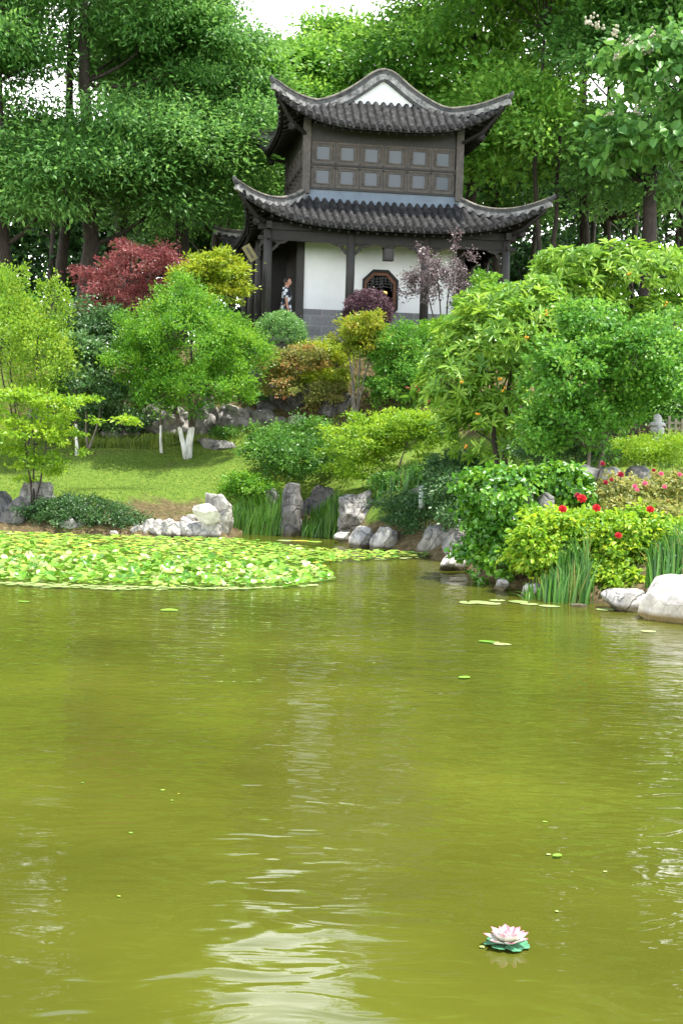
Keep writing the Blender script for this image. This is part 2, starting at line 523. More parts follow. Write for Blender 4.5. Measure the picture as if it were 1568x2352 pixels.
def ground_mat():
    m, n, l, b, out = new_mat('lawn and earth')
    b.inputs['Roughness'].default_value = .95
    b.inputs['Specular IOR Level'].default_value = .15
    tc = n.new('ShaderNodeTexCoord')
    n1 = n.new('ShaderNodeTexNoise'); n1.inputs['Scale'].default_value = .55; n1.inputs['Detail'].default_value = 8; n1.inputs['Roughness'].default_value = .62
    n2 = n.new('ShaderNodeTexNoise'); n2.inputs['Scale'].default_value = 9; n2.inputs['Detail'].default_value = 8; n2.inputs['Roughness'].default_value = .7
    l.new(tc.outputs['Object'], n1.inputs['Vector']); l.new(tc.outputs['Object'], n2.inputs['Vector'])
    g = ramp(n, [(.3, (.055, .105, .012)), (.5, (.10, .165, .02)), (.7, (.17, .21, .035))])
    l.new(n2.outputs['Fac'], g.inputs[0])
    e = ramp(n, [(.3, (.045, .035, .018)), (.5, (.10, .075, .035)), (.7, (.21, .165, .085))])
    l.new(n2.outputs['Fac'], e.inputs[0])
    ge = n.new('ShaderNodeNewGeometry'); sp = n.new('ShaderNodeSeparateXYZ'); l.new(ge.outputs['Position'], sp.inputs[0])
    # bare earth on the low bank, turf higher up
    mr = n.new('ShaderNodeMapRange'); mr.inputs[1].default_value = .28; mr.inputs[2].default_value = .8
    mr.inputs[3].default_value = .26; mr.inputs[4].default_value = -.10
    l.new(sp.outputs['Z'], mr.inputs[0])
    hi = n.new('ShaderNodeMapRange'); hi.inputs[1].default_value = 1.7; hi.inputs[2].default_value = 2.3
    hi.inputs[3].default_value = 0; hi.inputs[4].default_value = .3
    l.new(sp.outputs['Z'], hi.inputs[0])
    a1 = n.new('ShaderNodeMath'); l.new(n1.outputs['Fac'], a1.inputs[0]); l.new(mr.outputs[0], a1.inputs[1])
    a2 = n.new('ShaderNodeMath'); l.new(a1.outputs[0], a2.inputs[0]); l.new(hi.outputs[0], a2.inputs[1])
    k = ramp(n, [(.5, (0, 0, 0)), (.62, (1, 1, 1))])
    l.new(a2.outputs[0], k.inputs[0])
    mx = n.new('ShaderNodeMix'); mx.data_type = 'RGBA'
    l.new(k.outputs[0], mx.inputs[0]); l.new(g.outputs[0], mx.inputs[6]); l.new(e.outputs[0], mx.inputs[7])
    l.new(mx.outputs[2], b.inputs['Base Color'])
    bp = n.new('ShaderNodeBump'); bp.inputs['Strength'].default_value = .8; bp.inputs['Distance'].default_value = .05
    l.new(n2.outputs['Fac'], bp.inputs['Height']); l.new(bp.outputs[0], b.inputs['Normal'])
    return m


go = link_mesh('ground', np_mesh('ground', V, Q, smooth=True), ground_mat())
tag(go, kind='structure')


def water_mat():
    m, n, l, b, out = new_mat('murky green water')
    b.inputs['Roughness'].default_value = 1.0
    b.inputs['Specular IOR Level'].default_value = 0
    gl = n.new('ShaderNodeBsdfGlossy'); gl.inputs['Roughness'].default_value = .02
    fr = n.new('ShaderNodeFresnel'); fr.inputs['IOR'].default_value = 1.42
    mxs = n.new('ShaderNodeMixShader')
    l.new(fr.outputs[0], mxs.inputs[0]); l.new(b.outputs[0], mxs.inputs[1]); l.new(gl.outputs[0], mxs.inputs[2]); l.new(mxs.outputs[0], out.inputs[0])
    tc = n.new('ShaderNodeTexCoord')
    nc = n.new('ShaderNodeTexNoise'); nc.inputs['Scale'].default_value = .35; nc.inputs['Detail'].default_value = 5
    l.new(tc.outputs['Object'], nc.inputs['Vector'])
    r = ramp(n, [(.3, (.055, .060, .007)), (.55, (.082, .089, .010)), (.75, (.112, .121, .014))])
    l.new(nc.outputs['Fac'], r.inputs[0]); l.new(r.outputs[0], b.inputs['Base Color'])

    def wave(scale, sc, rot, dist, detail=2.0):
        mp = n.new('ShaderNodeMapping'); mp.inputs['Scale'].default_value = sc; mp.inputs['Rotation'].default_value = (0, 0, rot)
        l.new(tc.outputs['Object'], mp.inputs[0])
        nz = n.new('ShaderNodeTexNoise'); nz.inputs['Scale'].default_value = scale; nz.inputs['Detail'].default_value = detail
        nz.inputs['Roughness'].default_value = .5; nz.inputs['Distortion'].default_value = dist
        l.new(mp.outputs[0], nz.inputs['Vector'])
        return nz.outputs['Fac']
    w0 = wave(1.7, (.75, 1.3, 1), R(24), 1.6, 1.2)
    w1 = wave(4.0, (.6, 1.4, 1), R(10), 1.6, 1.0)
    w2 = wave(11.0, (.6, 1.5, 1), R(-8), .4, 3)
    w3 = wave(.5, (1, 1, 1), 0, .3, 2)
    m1 = n.new('ShaderNodeMath'); m1.operation = 'MULTIPLY'; l.new(w1, m1.inputs[0])
    sq = n.new('ShaderNodeSeparateXYZ'); l.new(tc.outputs['Object'], sq.inputs[0])
    cb = n.new('ShaderNodeMapRange'); cb.inputs[1].default_value = 5.5; cb.inputs[2].default_value = 12; cb.inputs[3].default_value = .15; cb.inputs[4].default_value = .6
    l.new(sq.outputs['Y'], cb.inputs[0]); l.new(cb.outputs[0], m1.inputs[1])
    m0 = n.new('ShaderNodeMath'); m0.operation = 'MULTIPLY_ADD'; m0.inputs[1].default_value = .72; l.new(w0, m0.inputs[0]); l.new(m1.outputs[0], m0.inputs[2])
    # patches of fine ripple come and go
    pr = n.new('ShaderNodeMapRange'); pr.inputs[1].default_value = .35; pr.inputs[2].default_value = .65; pr.inputs[3].default_value = .05; pr.inputs[4].default_value = .22
    l.new(w3, pr.inputs[0])
    # the near bank shelters the water: calmer close to it, choppier in the open
    sy = n.new('ShaderNodeSeparateXYZ'); l.new(tc.outputs['Object'], sy.inputs[0])
    ca = n.new('ShaderNodeMapRange'); ca.inputs[1].default_value = 6.5; ca.inputs[2].default_value = 15; ca.inputs[3].default_value = .22; ca.inputs[4].default_value = 1
    l.new(sy.outputs['Y'], ca.inputs[0])
    cm = n.new('ShaderNodeMath'); cm.operation = 'MULTIPLY'; l.new(pr.outputs[0], cm.inputs[0]); l.new(ca.outputs[0], cm.inputs[1])
    m2 = n.new('ShaderNodeMath'); m2.operation = 'MULTIPLY'; l.new(w2, m2.inputs[0]); l.new(cm.outputs[0], m2.inputs[1])
    ad = n.new('ShaderNodeMath'); l.new(m0.outputs[0], ad.inputs[0]); l.new(m2.outputs[0], ad.inputs[1])
    bp = n.new('ShaderNodeBump'); bp.inputs['Strength'].default_value = 1.0; bp.inputs['Distance'].default_value = .0135
    l.new(ad.outputs[0], bp.inputs['Height']); l.new(bp.outputs[0], gl.inputs['Normal']); l.new(bp.outputs[0], fr.inputs['Normal'])
    return m


wm = MB(); wm.v = [(-16.5, 1.2, 0), (10, 1.2, 0), (10, 29.5, 0), (-16.5, 29.5, 0)]; wm.face((0, 1, 2, 3))
tag(wm.build('pond_water', water_mat()), kind='structure')


# ------------------------------------------------------------------ foliage
RNG = np.random.default_rng(7)


def norm(a):
    return a / (np.linalg.norm(a, axis=-1, keepdims=True) + 1e-9)


def leaves(P, Nn, D, L, Wd, rnd, fold=.25, six=False):
    """P base points, Nn normals, D tip directions, L length, Wd width"""
    n = len(P)
    D = norm(D); S = norm(np.cross(D, Nn)); U = norm(np.cross(S, D))
    L = L[:, None]; Wd = Wd[:, None]
    if not six:
        V = np.stack([P, P + D * L * .45 + S * Wd * .5 + U * Wd * fold, P + D * L, P + D * L * .45 - S * Wd * .5 + U * Wd * fold], 1)
        Q = np.arange(n * 4).reshape(n, 4)
        r = np.repeat(rnd, 4)
    else:
        droop = -U * L * .16
        V = np.stack([P, P + D * L * .3 + S * Wd * .42 + U * Wd * fold, P + D * L * .68 + S * Wd * .46 + U * Wd * fold * .8 + droop * .4, P + D * L + droop * 1.4,
                      P + D * L * .68 - S * Wd * .46 + U * Wd * fold * .8 + droop * .4, P + D * L * .3 - S * Wd * .42 + U * Wd * fold], 1)
        b = np.arange(n)[:, None] * 6
        Q = np.concatenate([b + np.array([0, 1, 2, 3]), b + np.array([0, 3, 4, 5])], 0)
        r = np.repeat(rnd, 6)
    return V.reshape(-1, 3), Q, r


def foliage(blobs, nclump, nleaf, cr, L, asp=.5, flat=.5, shell=.45, up=.6, outw=.6, jit=.6, droop=.1, six=False, whorl=False, top=.0, seed=1, clumpvar=.5, tipup=0.0, hier=None, lumpy=1.0):
    """blobs: list of (centre, radii). Returns V, Q, rnd, clump centres"""
    rg = np.random.default_rng(seed)
    vols = np.array([r[0] * r[1] * r[2] for _, r in blobs]) ** .75
    share = vols / vols.sum()
    Vs, Qs, Rs, Cs = [], [], [], []; off = 0
    for (c, r), sh in zip(blobs, share):
        k = max(2, int(nclump * sh / (hier[0] if hier else 1)))
        d = norm(rg.normal(size=(k * 3, 3)))
        d = d[d[:, 2] > rg.uniform(-1.1, .6, len(d)) * (1 if top == 0 else .6)][:k]
        # an uneven outline: radius changes with direction
        ph = rg.uniform(0, 6.28, 6)
        lump = 1 + lumpy * (.17 * np.sin(3 * d[:, 0] + ph[0]) * np.cos(4 * d[:, 2] + ph[1]) + .13 * np.sin(7 * d[:, 1] + ph[2]) + .08 * np.sin(9 * d[:, 0] + 8 * d[:, 2] + ph[3]))
        rad = (shell + (1 - shell) * rg.uniform(0, 1, len(d)) ** .5) * lump
        C = np.array(c) + d * rad[:, None] * np.array(r)
        out = norm(d * np.array([1, 1, .8]))
        crs = cr * rg.uniform(.6, 1.35, len(d))
        tone = rg.uniform(0, 1, len(d))
        if hier:
            hm, pr = hier
            ang = rg.uniform(0, 6.28, len(C) * hm); rad_ = np.sqrt(rg.uniform(0, 1, len(C) * hm))
            prs = np.repeat(pr * rg.uniform(.55, 1.3, len(C)), hm)
            Or = np.repeat(out, hm, 0)
            off_ = np.stack([np.cos(ang) * rad_ * prs, np.sin(ang) * rad_ * prs, -.38 * rad_ ** 2 * prs + rg.normal(size=len(ang)) * .08 * prs], 1)
            # pads dip outwards, away from the stem
            off_[:, 2] -= .3 * (off_[:, 0] * Or[:, 0] + off_[:, 1] * Or[:, 1])
            C = np.repeat(C, hm, 0) + off_; out = Or
            crs = np.repeat(crs, hm) * rg.uniform(.7, 1.3, len(C))
            tone = np.clip(np.repeat(tone, hm) * .7 + rg.uniform(0, .3, len(C)), 0, 1)
        m = nleaf
        Cc = np.repeat(C, m, 0); Oo = np.repeat(out, m, 0); cs = np.repeat(crs, m)
        N = len(Cc)
        if whorl:
            # rosettes of leaves round a shoot tip
            a = np.tile(np.linspace(0, 2 * np.pi, m, endpoint=False), len(C)) + rg.uniform(0, .5, N)
            ax = norm(np.repeat(norm(out + np.array([0, 0, .7]) + rg.normal(size=out.shape) * .3), m, 0))
            e1 = norm(np.cross(ax, np.array([.3, .2, 1.0]) + np.zeros_like(ax))); e2 = np.cross(ax, e1)
            D = e1 * np.cos(a)[:, None] + e2 * np.sin(a)[:, None] + ax * rg.uniform(.1, .9, N)[:, None]
            P = Cc + rg.normal(size=(N, 3)) * cr * .15
            Nn = norm(ax + rg.normal(size=(N, 3)) * .25)
        else:
            q = rg.normal(size=(N, 3)) * .55
            P = Cc + q * cs[:, None] * np.array([1, 1, flat])
            Nn = norm(np.array([0, 0, up]) + Oo * outw + rg.normal(size=(N, 3)) * jit)
            D = norm(q * np.array([1, 1, .3]) + Oo * .4 + rg.normal(size=(N, 3)) * .6 + np.array([0, 0, -droop + tipup]))
        Ls = L * rg.uniform(.65, 1.3, N)
        rnd = np.clip(clumpvar * np.repeat(tone, m) + (1 - clumpvar) * rg.uniform(0, 1, N), 0, 1)
        v, qd, rr_ = leaves(P, Nn, D, Ls, Ls * asp, rnd, six=six)
        Vs.append(v); Qs.append(qd + off); Rs.append(rr_); off += len(v); Cs.append(C)
    return np.concatenate(Vs), np.concatenate(Qs), np.concatenate(Rs), np.concatenate(Cs)


def blob(px0, py0, px1, py1, Y, ry=None, dy=0.0):
    a = at(px0, py0, Y); b = at(px1, py1, Y)
    rx = abs(b.x - a.x) / 2; rz = abs(a.z - b.z) / 2
    c = ((a.x + b.x) / 2, Y + dy, (a.z + b.z) / 2)
    return (c, (rx, ry if ry else rx * .8, rz))


def curve_pts(a, b, n=6, sag=.0, wob=.1, rg=None):
    a = Vector(a); b = Vector(b); out = []
    L = (b - a).length
    o1 = Vector(rg.normal(size=3)) * wob * L * .35 if rg is not None else Vector((0, 0, 0))
    for i in range(n):
        t = i / (n - 1)
        p = a.lerp(b, t)
        p.z += math.sin(math.pi * t) * sag * L
        p += o1 * math.sin(math.pi * t) + (Vector(rg.normal(size=3)) * wob * .06 * L if (rg is not None and 0 < i < n - 1) else Vector((0, 0, 0)))
        out.append(p)
    return out


def plant(name, label, cat, base, blobs, lm, nclump, nleaf, cr, L, trunks=None, bark=None, tr=.08, limbs=14, group=None, seed=1, crown_name='foliage', fork=.4, limb_r=.35, **kw):
    """base: world (x, y) or (x,y,z). trunks: list of top points (world) for stems, or None"""
    if len(base) == 2: base = (base[0], base[1], gz(*base) - .03)
    root = empty(name, base, label, cat, group)
    B = np.array(base)
    Vv, Qq, rn, C = foliage(blobs, nclump, nleaf, cr, L, seed=seed, **kw)
    link_mesh(crown_name, np_mesh(crown_name, Vv - B, Qq, rn), LM[lm], root)
    if trunks is not None:
        rg = np.random.default_rng(seed + 99)
        mb = MB()
        tops = []
        for tp in trunks:
            tp = Vector(tp) - Vector(base)
            sx = Vector(((rg.uniform(-1, 1) * tr * .45 if len(trunks) > 1 else 0), rg.uniform(-1, 1) * tr * .4, 0))
            pts = curve_pts(sx, tp, 8, 0, .09, rg)
            r0 = tr * (1 if len(trunks) == 1 else .75)
            rad = [r0 * (1.35 if i == 0 else 1 - .62 * i / 7) for i in range(8)]
            mb.tube(pts, rad, 9)
            tops.append(pts)
        if limbs:
            idx = rg.choice(len(C), min(limbs, len(C)), replace=False)
            for i in idx:
                tgt = Vector(C[i]) - Vector(base)
                pts = tops[min(range(len(tops)), key=lambda k: (tops[k][-1] - tgt).length)] if len(tops) > 1 else tops[0]
                # leave the stem below the clump
                cand = [k for k in range(len(pts)) if k >= int(fork * 7)]
                zt = tgt.z - .5 * math.hypot(tgt.x - pts[-1].x, tgt.y - pts[-1].y)
                k = min(cand, key=lambda k: abs(pts[k].z - zt))
                r0 = tr * limb_r * (1 - .5 * k / 7)
                cp = curve_pts(pts[k], tgt, 6, -.04, .18, rg)
                mb.tube(cp, [r0 * (1 - .8 * j / 5) for j in range(6)], 6)
                # two side twigs
                for _ in range(2):
                    q = cp[3].lerp(cp[5], rg.uniform(0, .8))
                    e = q + Vector(rg.normal(size=3)) * cr * .9
                    mb.tube([q, q.lerp(e, .5) + Vector((0, 0, .03)), e], [r0 * .3, r0 * .2, r0 * .08], 4)
        mb.build('trunk', bark or BARK, root, smooth=True)
    return root


def blades(name, label, cat, base, pts, h, lm, w=.03, lean=.25, group=None, seed=3, seg=5, parent=None, kind=None, bend=.5):
    """sword leaves: pts = (n,2) offsets"""
    rg = np.random.default_rng(seed)
    n = len(pts)
    B = np.concatenate([pts, np.zeros((n, 1))], 1)
    if pts.shape[1] == 3: B = pts
    H = h * rg.uniform(.6, 1.1, n)
    a = rg.uniform(0, 2 * np.pi, n); ln = rg.uniform(0, 1, n) ** 1.4 * lean
    dirx = np.cos(a) * ln; diry = np.sin(a) * ln
    fa = rg.uniform(0, np.pi, n); S = np.stack([np.cos(fa), np.sin(fa) * .5, 0 * fa], 1)
    Vs = []
    for i in range(seg + 1):
        t = i / seg
        z = H * (t - bend * ln * t ** 3)
        c = B + np.stack([dirx * H * t ** 1.7, diry * H * t ** 1.7, z], 1)
        wd = w * (1 - t ** 2.2) * rg.uniform(.9, 1.1) + .001
        Vs += [c - S * wd / 2, c + S * wd / 2]
    k = 2 * (seg + 1)
    V = np.stack(Vs, 1).reshape(-1, 3)
    b = np.arange(n)[:, None] * k
    Q = np.concatenate([b + np.array([2 * i, 2 * i + 1, 2 * i + 3, 2 * i + 2]) for i in range(seg)], 0)
    r = np.repeat(rg.uniform(0, 1, n), k)
    o = link_mesh(name, np_mesh(name, V, Q, r), LM[lm], parent, base)
    if label: tag(o, label, cat, group, kind)
    return o


# ------------------------------------------------------------------ rocks
def rock(label, px0, py0, px1, py1, Y, mat, seed, depth=None, group=None, sink=.25, rough=1.0, name='rock', lean=0, parent=None):
    a = at(px0, py0, Y); b = at(px1, py1, Y)
    cx = (a.x + b.x) / 2; w = abs(b.x - a.x) / 2; zt = a.z; zb = b.z
    h = (zt - zb); zc = zb - sink * h * .4
    hh = (zt - zc)
    dp = depth if depth else w * .8
    rg = np.random.default_rng(seed)
    bm = bmesh.new(); bmesh.ops.create_icosphere(bm, subdivisions=5 if w > .25 else 4, radius=1)
    co = np.array([v.co[:] for v in bm.verts])
    pl = norm(rg.normal(size=(15, 3)) * np.array([1, 1, .8])); dist = rg.uniform(.72, 1.0, 15)
    pl = np.concatenate([pl, [[0, 0, 1]]]); dist = np.append(dist, .95)
    dots = co @ pl.T
    rad = np.min(np.where(dots > .05, dist / np.maximum(dots, .05), 9), 1); rad = np.minimum(rad, 1.25)
    P = co * rad[:, None]
    P /= np.abs(P).max(0)
    sc = np.array([w * 1.12, dp, hh * .64])
    o3 = Vector(rg.uniform(-50, 50, 3))
    out = []
    for p, c in zip(P * sc, co):
        v = Vector(p)
        s = max(w, hh) ** .35
        f = noise.fractal(v * 1.9 + o3, 1.0, 2.0, 5, noise_basis='PERLIN_ORIGINAL')
        g = abs(noise.noise(v * 3.3 + o3)) - .25
        q = v + Vector(c) * (f * .16 + g * .22) * s * rough * min(w, hh * .7) * 1.3
        out.append(q)
    for v, q in zip(bm.verts, out): v.co = q
    for q in bm.verts: q.co.x += lean * (q.co.z + hh * .5)
    me = bpy.data.meshes.new(name); bm.to_mesh(me); bm.free()
    o = link_mesh(name, me, mat, parent, (cx, Y + dp * .3, zc + hh * .4))
    if label: tag(o, label, 'rock', group)
    return o


#PART2
# ------------------------------------------------------------------ pavilion
PHI = R(9)
FLOOR = 4.42
pav = empty('pavilion', (.53, 40.1, 0), 'two storey dark timber pavilion with upturned tiled roofs and white walls above the bank', 'pavilion', rz=PHI)
PR = Matrix.Rotation(PHI, 4, 'Z')


def pw(x, y, z):
    """pavilion-local to world"""
    return Matrix.Translation((.53, 40.1, 0)) @ PR @ Vector((x, y, z))


def interp(x, xs, ys):
    return float(np.interp(x, xs, ys))


def rot4(p, k):
    x, y, z = p
    for _ in range(k): x, y = -y, x
    return (x, y, z)


TS = .205


def tile_prof(fr, seg):
    d = abs(fr - .5) / .30
    c = .075 * math.sqrt(max(0, 1 - d * d)) if d < 1 else -.02 * (1 - abs(abs(fr - .5) - .5) * 5)
    return c + .016 * (1 - seg)


def roof_side(mb, k, xt, dmin, de, zf, rows, thick=.09):
    """k: quarter turns. side faces -Y before turning. X along, D outward"""
    n = int(round(2 * xt / TS)); step = 2 * xt / n
    sub = 8
    cols = []
    for i in range(n * sub + 1):
        X = -xt + i * step / sub
        X = max(-xt + .001, min(xt - .001, X))
        fr = (i % sub) / sub
        d0, d1 = dmin(X), de(X)
        rowp = []
        for j in range(rows + 1):
            D = d0 + (d1 - d0) * j / rows
            sg = ((D - d1) / .23) % 1.0
            z = zf(X, D) + tile_prof(fr, sg)
            rowp.append((X, -D, z))
        cols.append(rowp)
    b = len(mb.v)
    for c in cols:
        for p in c: mb.v.append(rot4(p, k))
        p = c[-1]; mb.v.append(rot4((p[0], p[1] + .02, zf(p[0], -p[1]) - thick), k))
    h = rows + 2
    for i in range(len(cols) - 1):
        for j in range(h - 1):
            mb.face((b + i * h + j, b + i * h + j + 1, b + (i + 1) * h + j + 1, b + (i + 1) * h + j))
    # round eave ends
    for i in range(n):
        X = -xt + (i + .5) * step
        D = de(X)
        z = zf(X, D) + .0
        c = Vector((X, -D - .02, z + .008))
        cc = [tuple(c + Vector((.064 * math.cos(a), -.035, .064 * math.sin(a)))) for a in [2 * math.pi * q / 8 for q in range(8)]]
        c2 = [(p[0], p[1] + .09, p[2]) for p in cc]
        b = len(mb.v)
        mb.v += [rot4(p, k) for p in cc + c2]
        mb.face([b + q for q in range(8)])
        for q in range(8): mb.face((b + q, b + (q + 1) % 8, b + 8 + (q + 1) % 8, b + 8 + q))
        # drip tile between
        X2 = X + step / 2
        if X2 < xt - .1:
            D = de(X2); z = zf(X2, D)
            b = len(mb.v)
            mb.v += [rot4(p, k) for p in [(X2 - .06, -D - .03, z), (X2 + .06, -D - .03, z), (X2 + .035, -D - .045, z - .07), (X2, -D - .05, z - .1), (X2 - .035, -D - .045, z - .07)]]
            mb.face([b + q for q in range(5)])


def soffit(mb, k, xt, dmin, de, zf, off=.13, rows=6, n=40):
    b = len(mb.v)
    for i in range(n + 1):
        X = -xt + .01 + i * (2 * xt - .02) / n
        d0, d1 = dmin(X), de(X) - .05
        for j in range(rows + 1):
            D = d0 + (d1 - d0) * j / rows
            mb.v.append(rot4((X, -D, zf(X, D) - off), k))
    h = rows + 1
    for i in range(n):
        for j in range(rows):
            mb.face((b + i * h + j, b + (i + 1) * h + j, b + (i + 1) * h + j + 1, b + i * h + j + 1))
    # rafters
    m = int(2 * xt / .24)
    for i in range(m):
        X = -xt + (i + .5) * 2 * xt / m
        d0, d1 = dmin(X), de(X) - .08
        if d1 - d0 < .15: continue
        P = [rot4((X, -(d0 + (d1 - d0) * t), zf(X, d0 + (d1 - d0) * t) - off - .03), k) for t in (0, .5, 1)]
        mb.tube(P, .035, 5)


# lower roof ---------------------------------------------------------------
LA, LB, LT = 2.1, 3.56, 3.93
_lk = np.polyfit([0, .2, .4, .6, .8, 1], [8.20, 7.95, 7.83, 7.80, 7.86, 8.0], 3)


def lo_zk(t): return float(np.polyval(_lk, t))



def lo_z(X, D):
    t = (D - LA) / (LB - LA); tt = min(1.0, (D - LA) / (LT - LA))
    zc = 8.14 - .84 * (1 - (1 - min(t, 1)) ** 1.35) - .35 * max(0, t - 1)
    zk = lo_zk(tt)
    w = min(1, abs(X) / max(D, .01)) ** 4.2
    w2 = .10 * min(1, (abs(X) / LT) ** 2) * tt
    return zc * (1 - w) + zk * w + w2 * (1 - w)


def lo_de(X): return LB + (LT - LB) * (abs(X) / LT) ** 5


def lo_min(X): return max(LA, abs(X))


# upper roof ---------------------------------------------------------------
UG, UB, UT = 1.8, 2.72, 3.0
UTOP = 10.80


def up_zk(D):
    if D <= UG: return interp(D, (0, .3, .56, .98, 1.45, 1.8), (11.60, 11.48, 11.26, 10.92, 10.64, 10.56))
    tt = min(1.0, (D - UG) / (UT - UG))
    return 10.56 - .20 * tt + .34 * tt * tt


def up_front(X, D):
    t = (D - UG) / (UB - UG)
    zc = UTOP - .8 * (1 - (1 - min(t, 1)) ** 1.3) - .3 * max(0, t - 1)
    w = min(1, abs(X) / max(D, .01)) ** 4
    w2 = .10 * min(1, (abs(X) / UT) ** 2) * min(t, 1)
    return zc * (1 - w) + up_zk(D) * w + w2 * (1 - w)


def up_side(X, D):
    zc = interp(D, (0, .35, .6, 1.0, 1.5, 1.8, 2.3, 2.72, 3.0), (11.55, 11.40, 11.20, 10.90, 10.6, 10.45, 10.23, 10.03, 9.95))
    u = abs(X) / (D if D > UG else UG)
    w = min(1, u) ** 4
    return zc * (1 - w) + up_zk(D) * w


def up_de(X): return UB + (UT - UB) * (abs(X) / UT) ** 5


def up_fmin(X): return max(UG, abs(X))


def up_smin(X): return 0.0 if abs(X) <= UG else abs(X)


def roof_group(name, sides, label=None):
    t = MB(); s = MB()
    for (k, xt, dm, de, zf, rows) in sides:
        roof_side(t, k, xt, dm, de, zf, rows)
        soffit(s, k, xt, dm, de, zf)
    o = t.build(name, TILE, pav)
    s.build('soffit', WOOD, o)
    return o


lower_roof = roof_group('roof', [(k, LT, lo_min, lo_de, lo_z, 26) for k in range(4)])
lower_roof['label'] = 'lower tiled roof skirt with four upturned corners'
upper_roof = roof_group('roof', [(0, UT, up_fmin, up_de, up_front, 18), (2, UT, up_fmin, up_de, up_front, 18),
                                 (1, UT, up_smin, up_de, up_side, 36), (3, UT, up_smin, up_de, up_side, 36)])
upper_roof['label'] = 'upper tiled roof with a gable facing the pond'


def ridge(path, parent, name='hip_ridge', h=.30):
    """plaster foot, dark brick course, pale coping"""
    mb = MB()
    mb.cur = 0; mb.sweep(path, [(-.055, -.06), (.055, -.06), (.055, h * .34), (-.055, h * .34)])
    mb.cur = 1; mb.sweep(path, [(-.065, h * .34), (.065, h * .34), (.065, h * .52), (-.065, h * .52)])
    mb.sweep(path, [(-.05, h * .52), (.05, h * .52), (.05, h * .72), (-.05, h * .72)])
    mb.cur = 2; mb.sweep(path, [(-.068, h * .72), (.068, h * .72), (.068, h * .84), (.03, h * .93), (-.03, h * .93), (-.068, h * .84)])
    return mb.build(name, [PLASTW, RIDGED, COPING], parent)


for k in range(4):
    P = []
    for i in range(22):
        t = i / 21
        D = LA - .02 + (LT + .12 - LA) * t
        P.append(rot4((-D, -D, lo_zk(t) + .05), k))
    ridge(P, lower_roof, h=.21)
    e = Vector(P[-1]); d = (e - Vector(P[-2])).normalized()
    f = MB(); f.tube([e - d * .02 + Vector((0, 0, .12)), e + d * .06 + Vector((0, 0, .16)), e + d * .10 + Vector((0, 0, .22))], [.075, .06, .03], 8)
    f.build('ridge_finial', RIDGED, lower_roof)
    # carved corner bracket and angle rafter
    g = MB(); q = Vector(rot4((-1, -1, 0), k)).normalized()
    base_ = Vector(rot4((-3.1, -3.1, 7.32), k))
    g.tube([base_, base_ + q * .5 + Vector((0, 0, .12)), e - q * .15 + Vector((0, 0, -.16))], [.06, .06, .04], 6)
    g.tube([base_ + q * .42 + Vector((0, 0, -.02)), base_ + q * .5 + Vector((0, 0, .0)), base_ + q * .58 + Vector((0, 0, .04))], [.06, .10, .05], 7)
    g.build('corner_rafter', WOOD, lower_roof)

for sgn in (0, 2):
    P = []
    xs = [-(UT + .1)] + list(np.linspace(-UT, -UG, 14)) + list(np.linspace(-UG + .12, UG - .12, 31)) + list(np.linspace(UG, UT, 14)) + [UT + .1]
    for X in xs:
        D = abs(X)
        y = -max(UG, D)
        if D <= UG:
            sag = 0
            z = interp(D, (0, .12, .3, .56, .98, 1.45, 1.8), (11.49, 11.46, 11.33, 11.11, 10.84, 10.62, 10.54))
        else:
            z = up_zk(min(D, UT)) + (.02 if D > UT else 0)
        P.append(rot4((X, y - .02, z + .05), sgn))
    # smooth
    A = np.array(P)
    for _ in range(2): A[1:-1] = (A[:-2] + 2 * A[1:-1] + A[2:]) / 4
    ridge([tuple(p) for p in A], upper_roof, 'barge_ridge', .25)
    for s_ in (0, -1):
        e = Vector(A[s_]); d = (e - Vector(A[1 if s_ == 0 else -2])).normalized()
        f = MB(); f.tube([e - d * .02 + Vector((0, 0, .14)), e + d * .05 + Vector((0, 0, .19)), e + d * .07 + Vector((0, 0, .26))], [.075, .06, .03], 8)
        f.build('ridge_finial', RIDGED, upper_roof)
    # gable: pale wall, with the grey barge board round it
    gl = MB()
    tri = [(-1.06, 10.74), (1.06, 10.74), (.55, 11.09), (.12, 11.39), (0, 11.42), (-.12, 11.39), (-.55, 11.09)]
    b = 0
    gl.v += [rot4((x, -UG + .02, z), sgn) for x, z in tri] + [rot4((x, -UG + .12, z), sgn) for x, z in tri]
    nT = len(tri)
    gl.face(range(nT)); gl.face([nT + i for i in range(nT)][::-1])
    for i in range(nT): gl.face((i, (i + 1) % nT, nT + (i + 1) % nT, nT + i))
    gl.build('gable_wall', WHITE, upper_roof)
    bb = MB()
    pts = [(-1.62, 10.60), (-1.3, 10.70), (-.98, 10.86), (-.55, 11.17), (-.14, 11.43), (0, 11.48), (.14, 11.43), (.55, 11.17), (.98, 10.86), (1.3, 10.70), (1.62, 10.60)]
    inn = [(-1.3, 10.58), (-1.1, 10.67), (-.92, 10.76), (-.47, 11.08), (-.06, 11.38), (0, 11.41), (.06, 11.38), (.47, 11.08), (.92, 10.76), (1.1, 10.67), (1.3, 10.58)]
    m = len(pts)
    for yy in (-UG - .06, -UG + .03):
        bb.v += [rot4((x, yy, z), sgn) for x, z in pts] + [rot4((x, yy, z), sgn) for x, z in inn]
    for i in range(m - 1):
        bb.face((i, i + 1, m + i + 1, m + i)); bb.face((2 * m + i + 1, 2 * m + i, 3 * m + i, 3 * m + i + 1))
        bb.face((i + 1, i, 2 * m + i, 2 * m + i + 1)); bb.face((m + i, m + i + 1, 3 * m + i + 1, 3 * m + i))
    bb.build('barge_board', RIDGED, upper_roof)
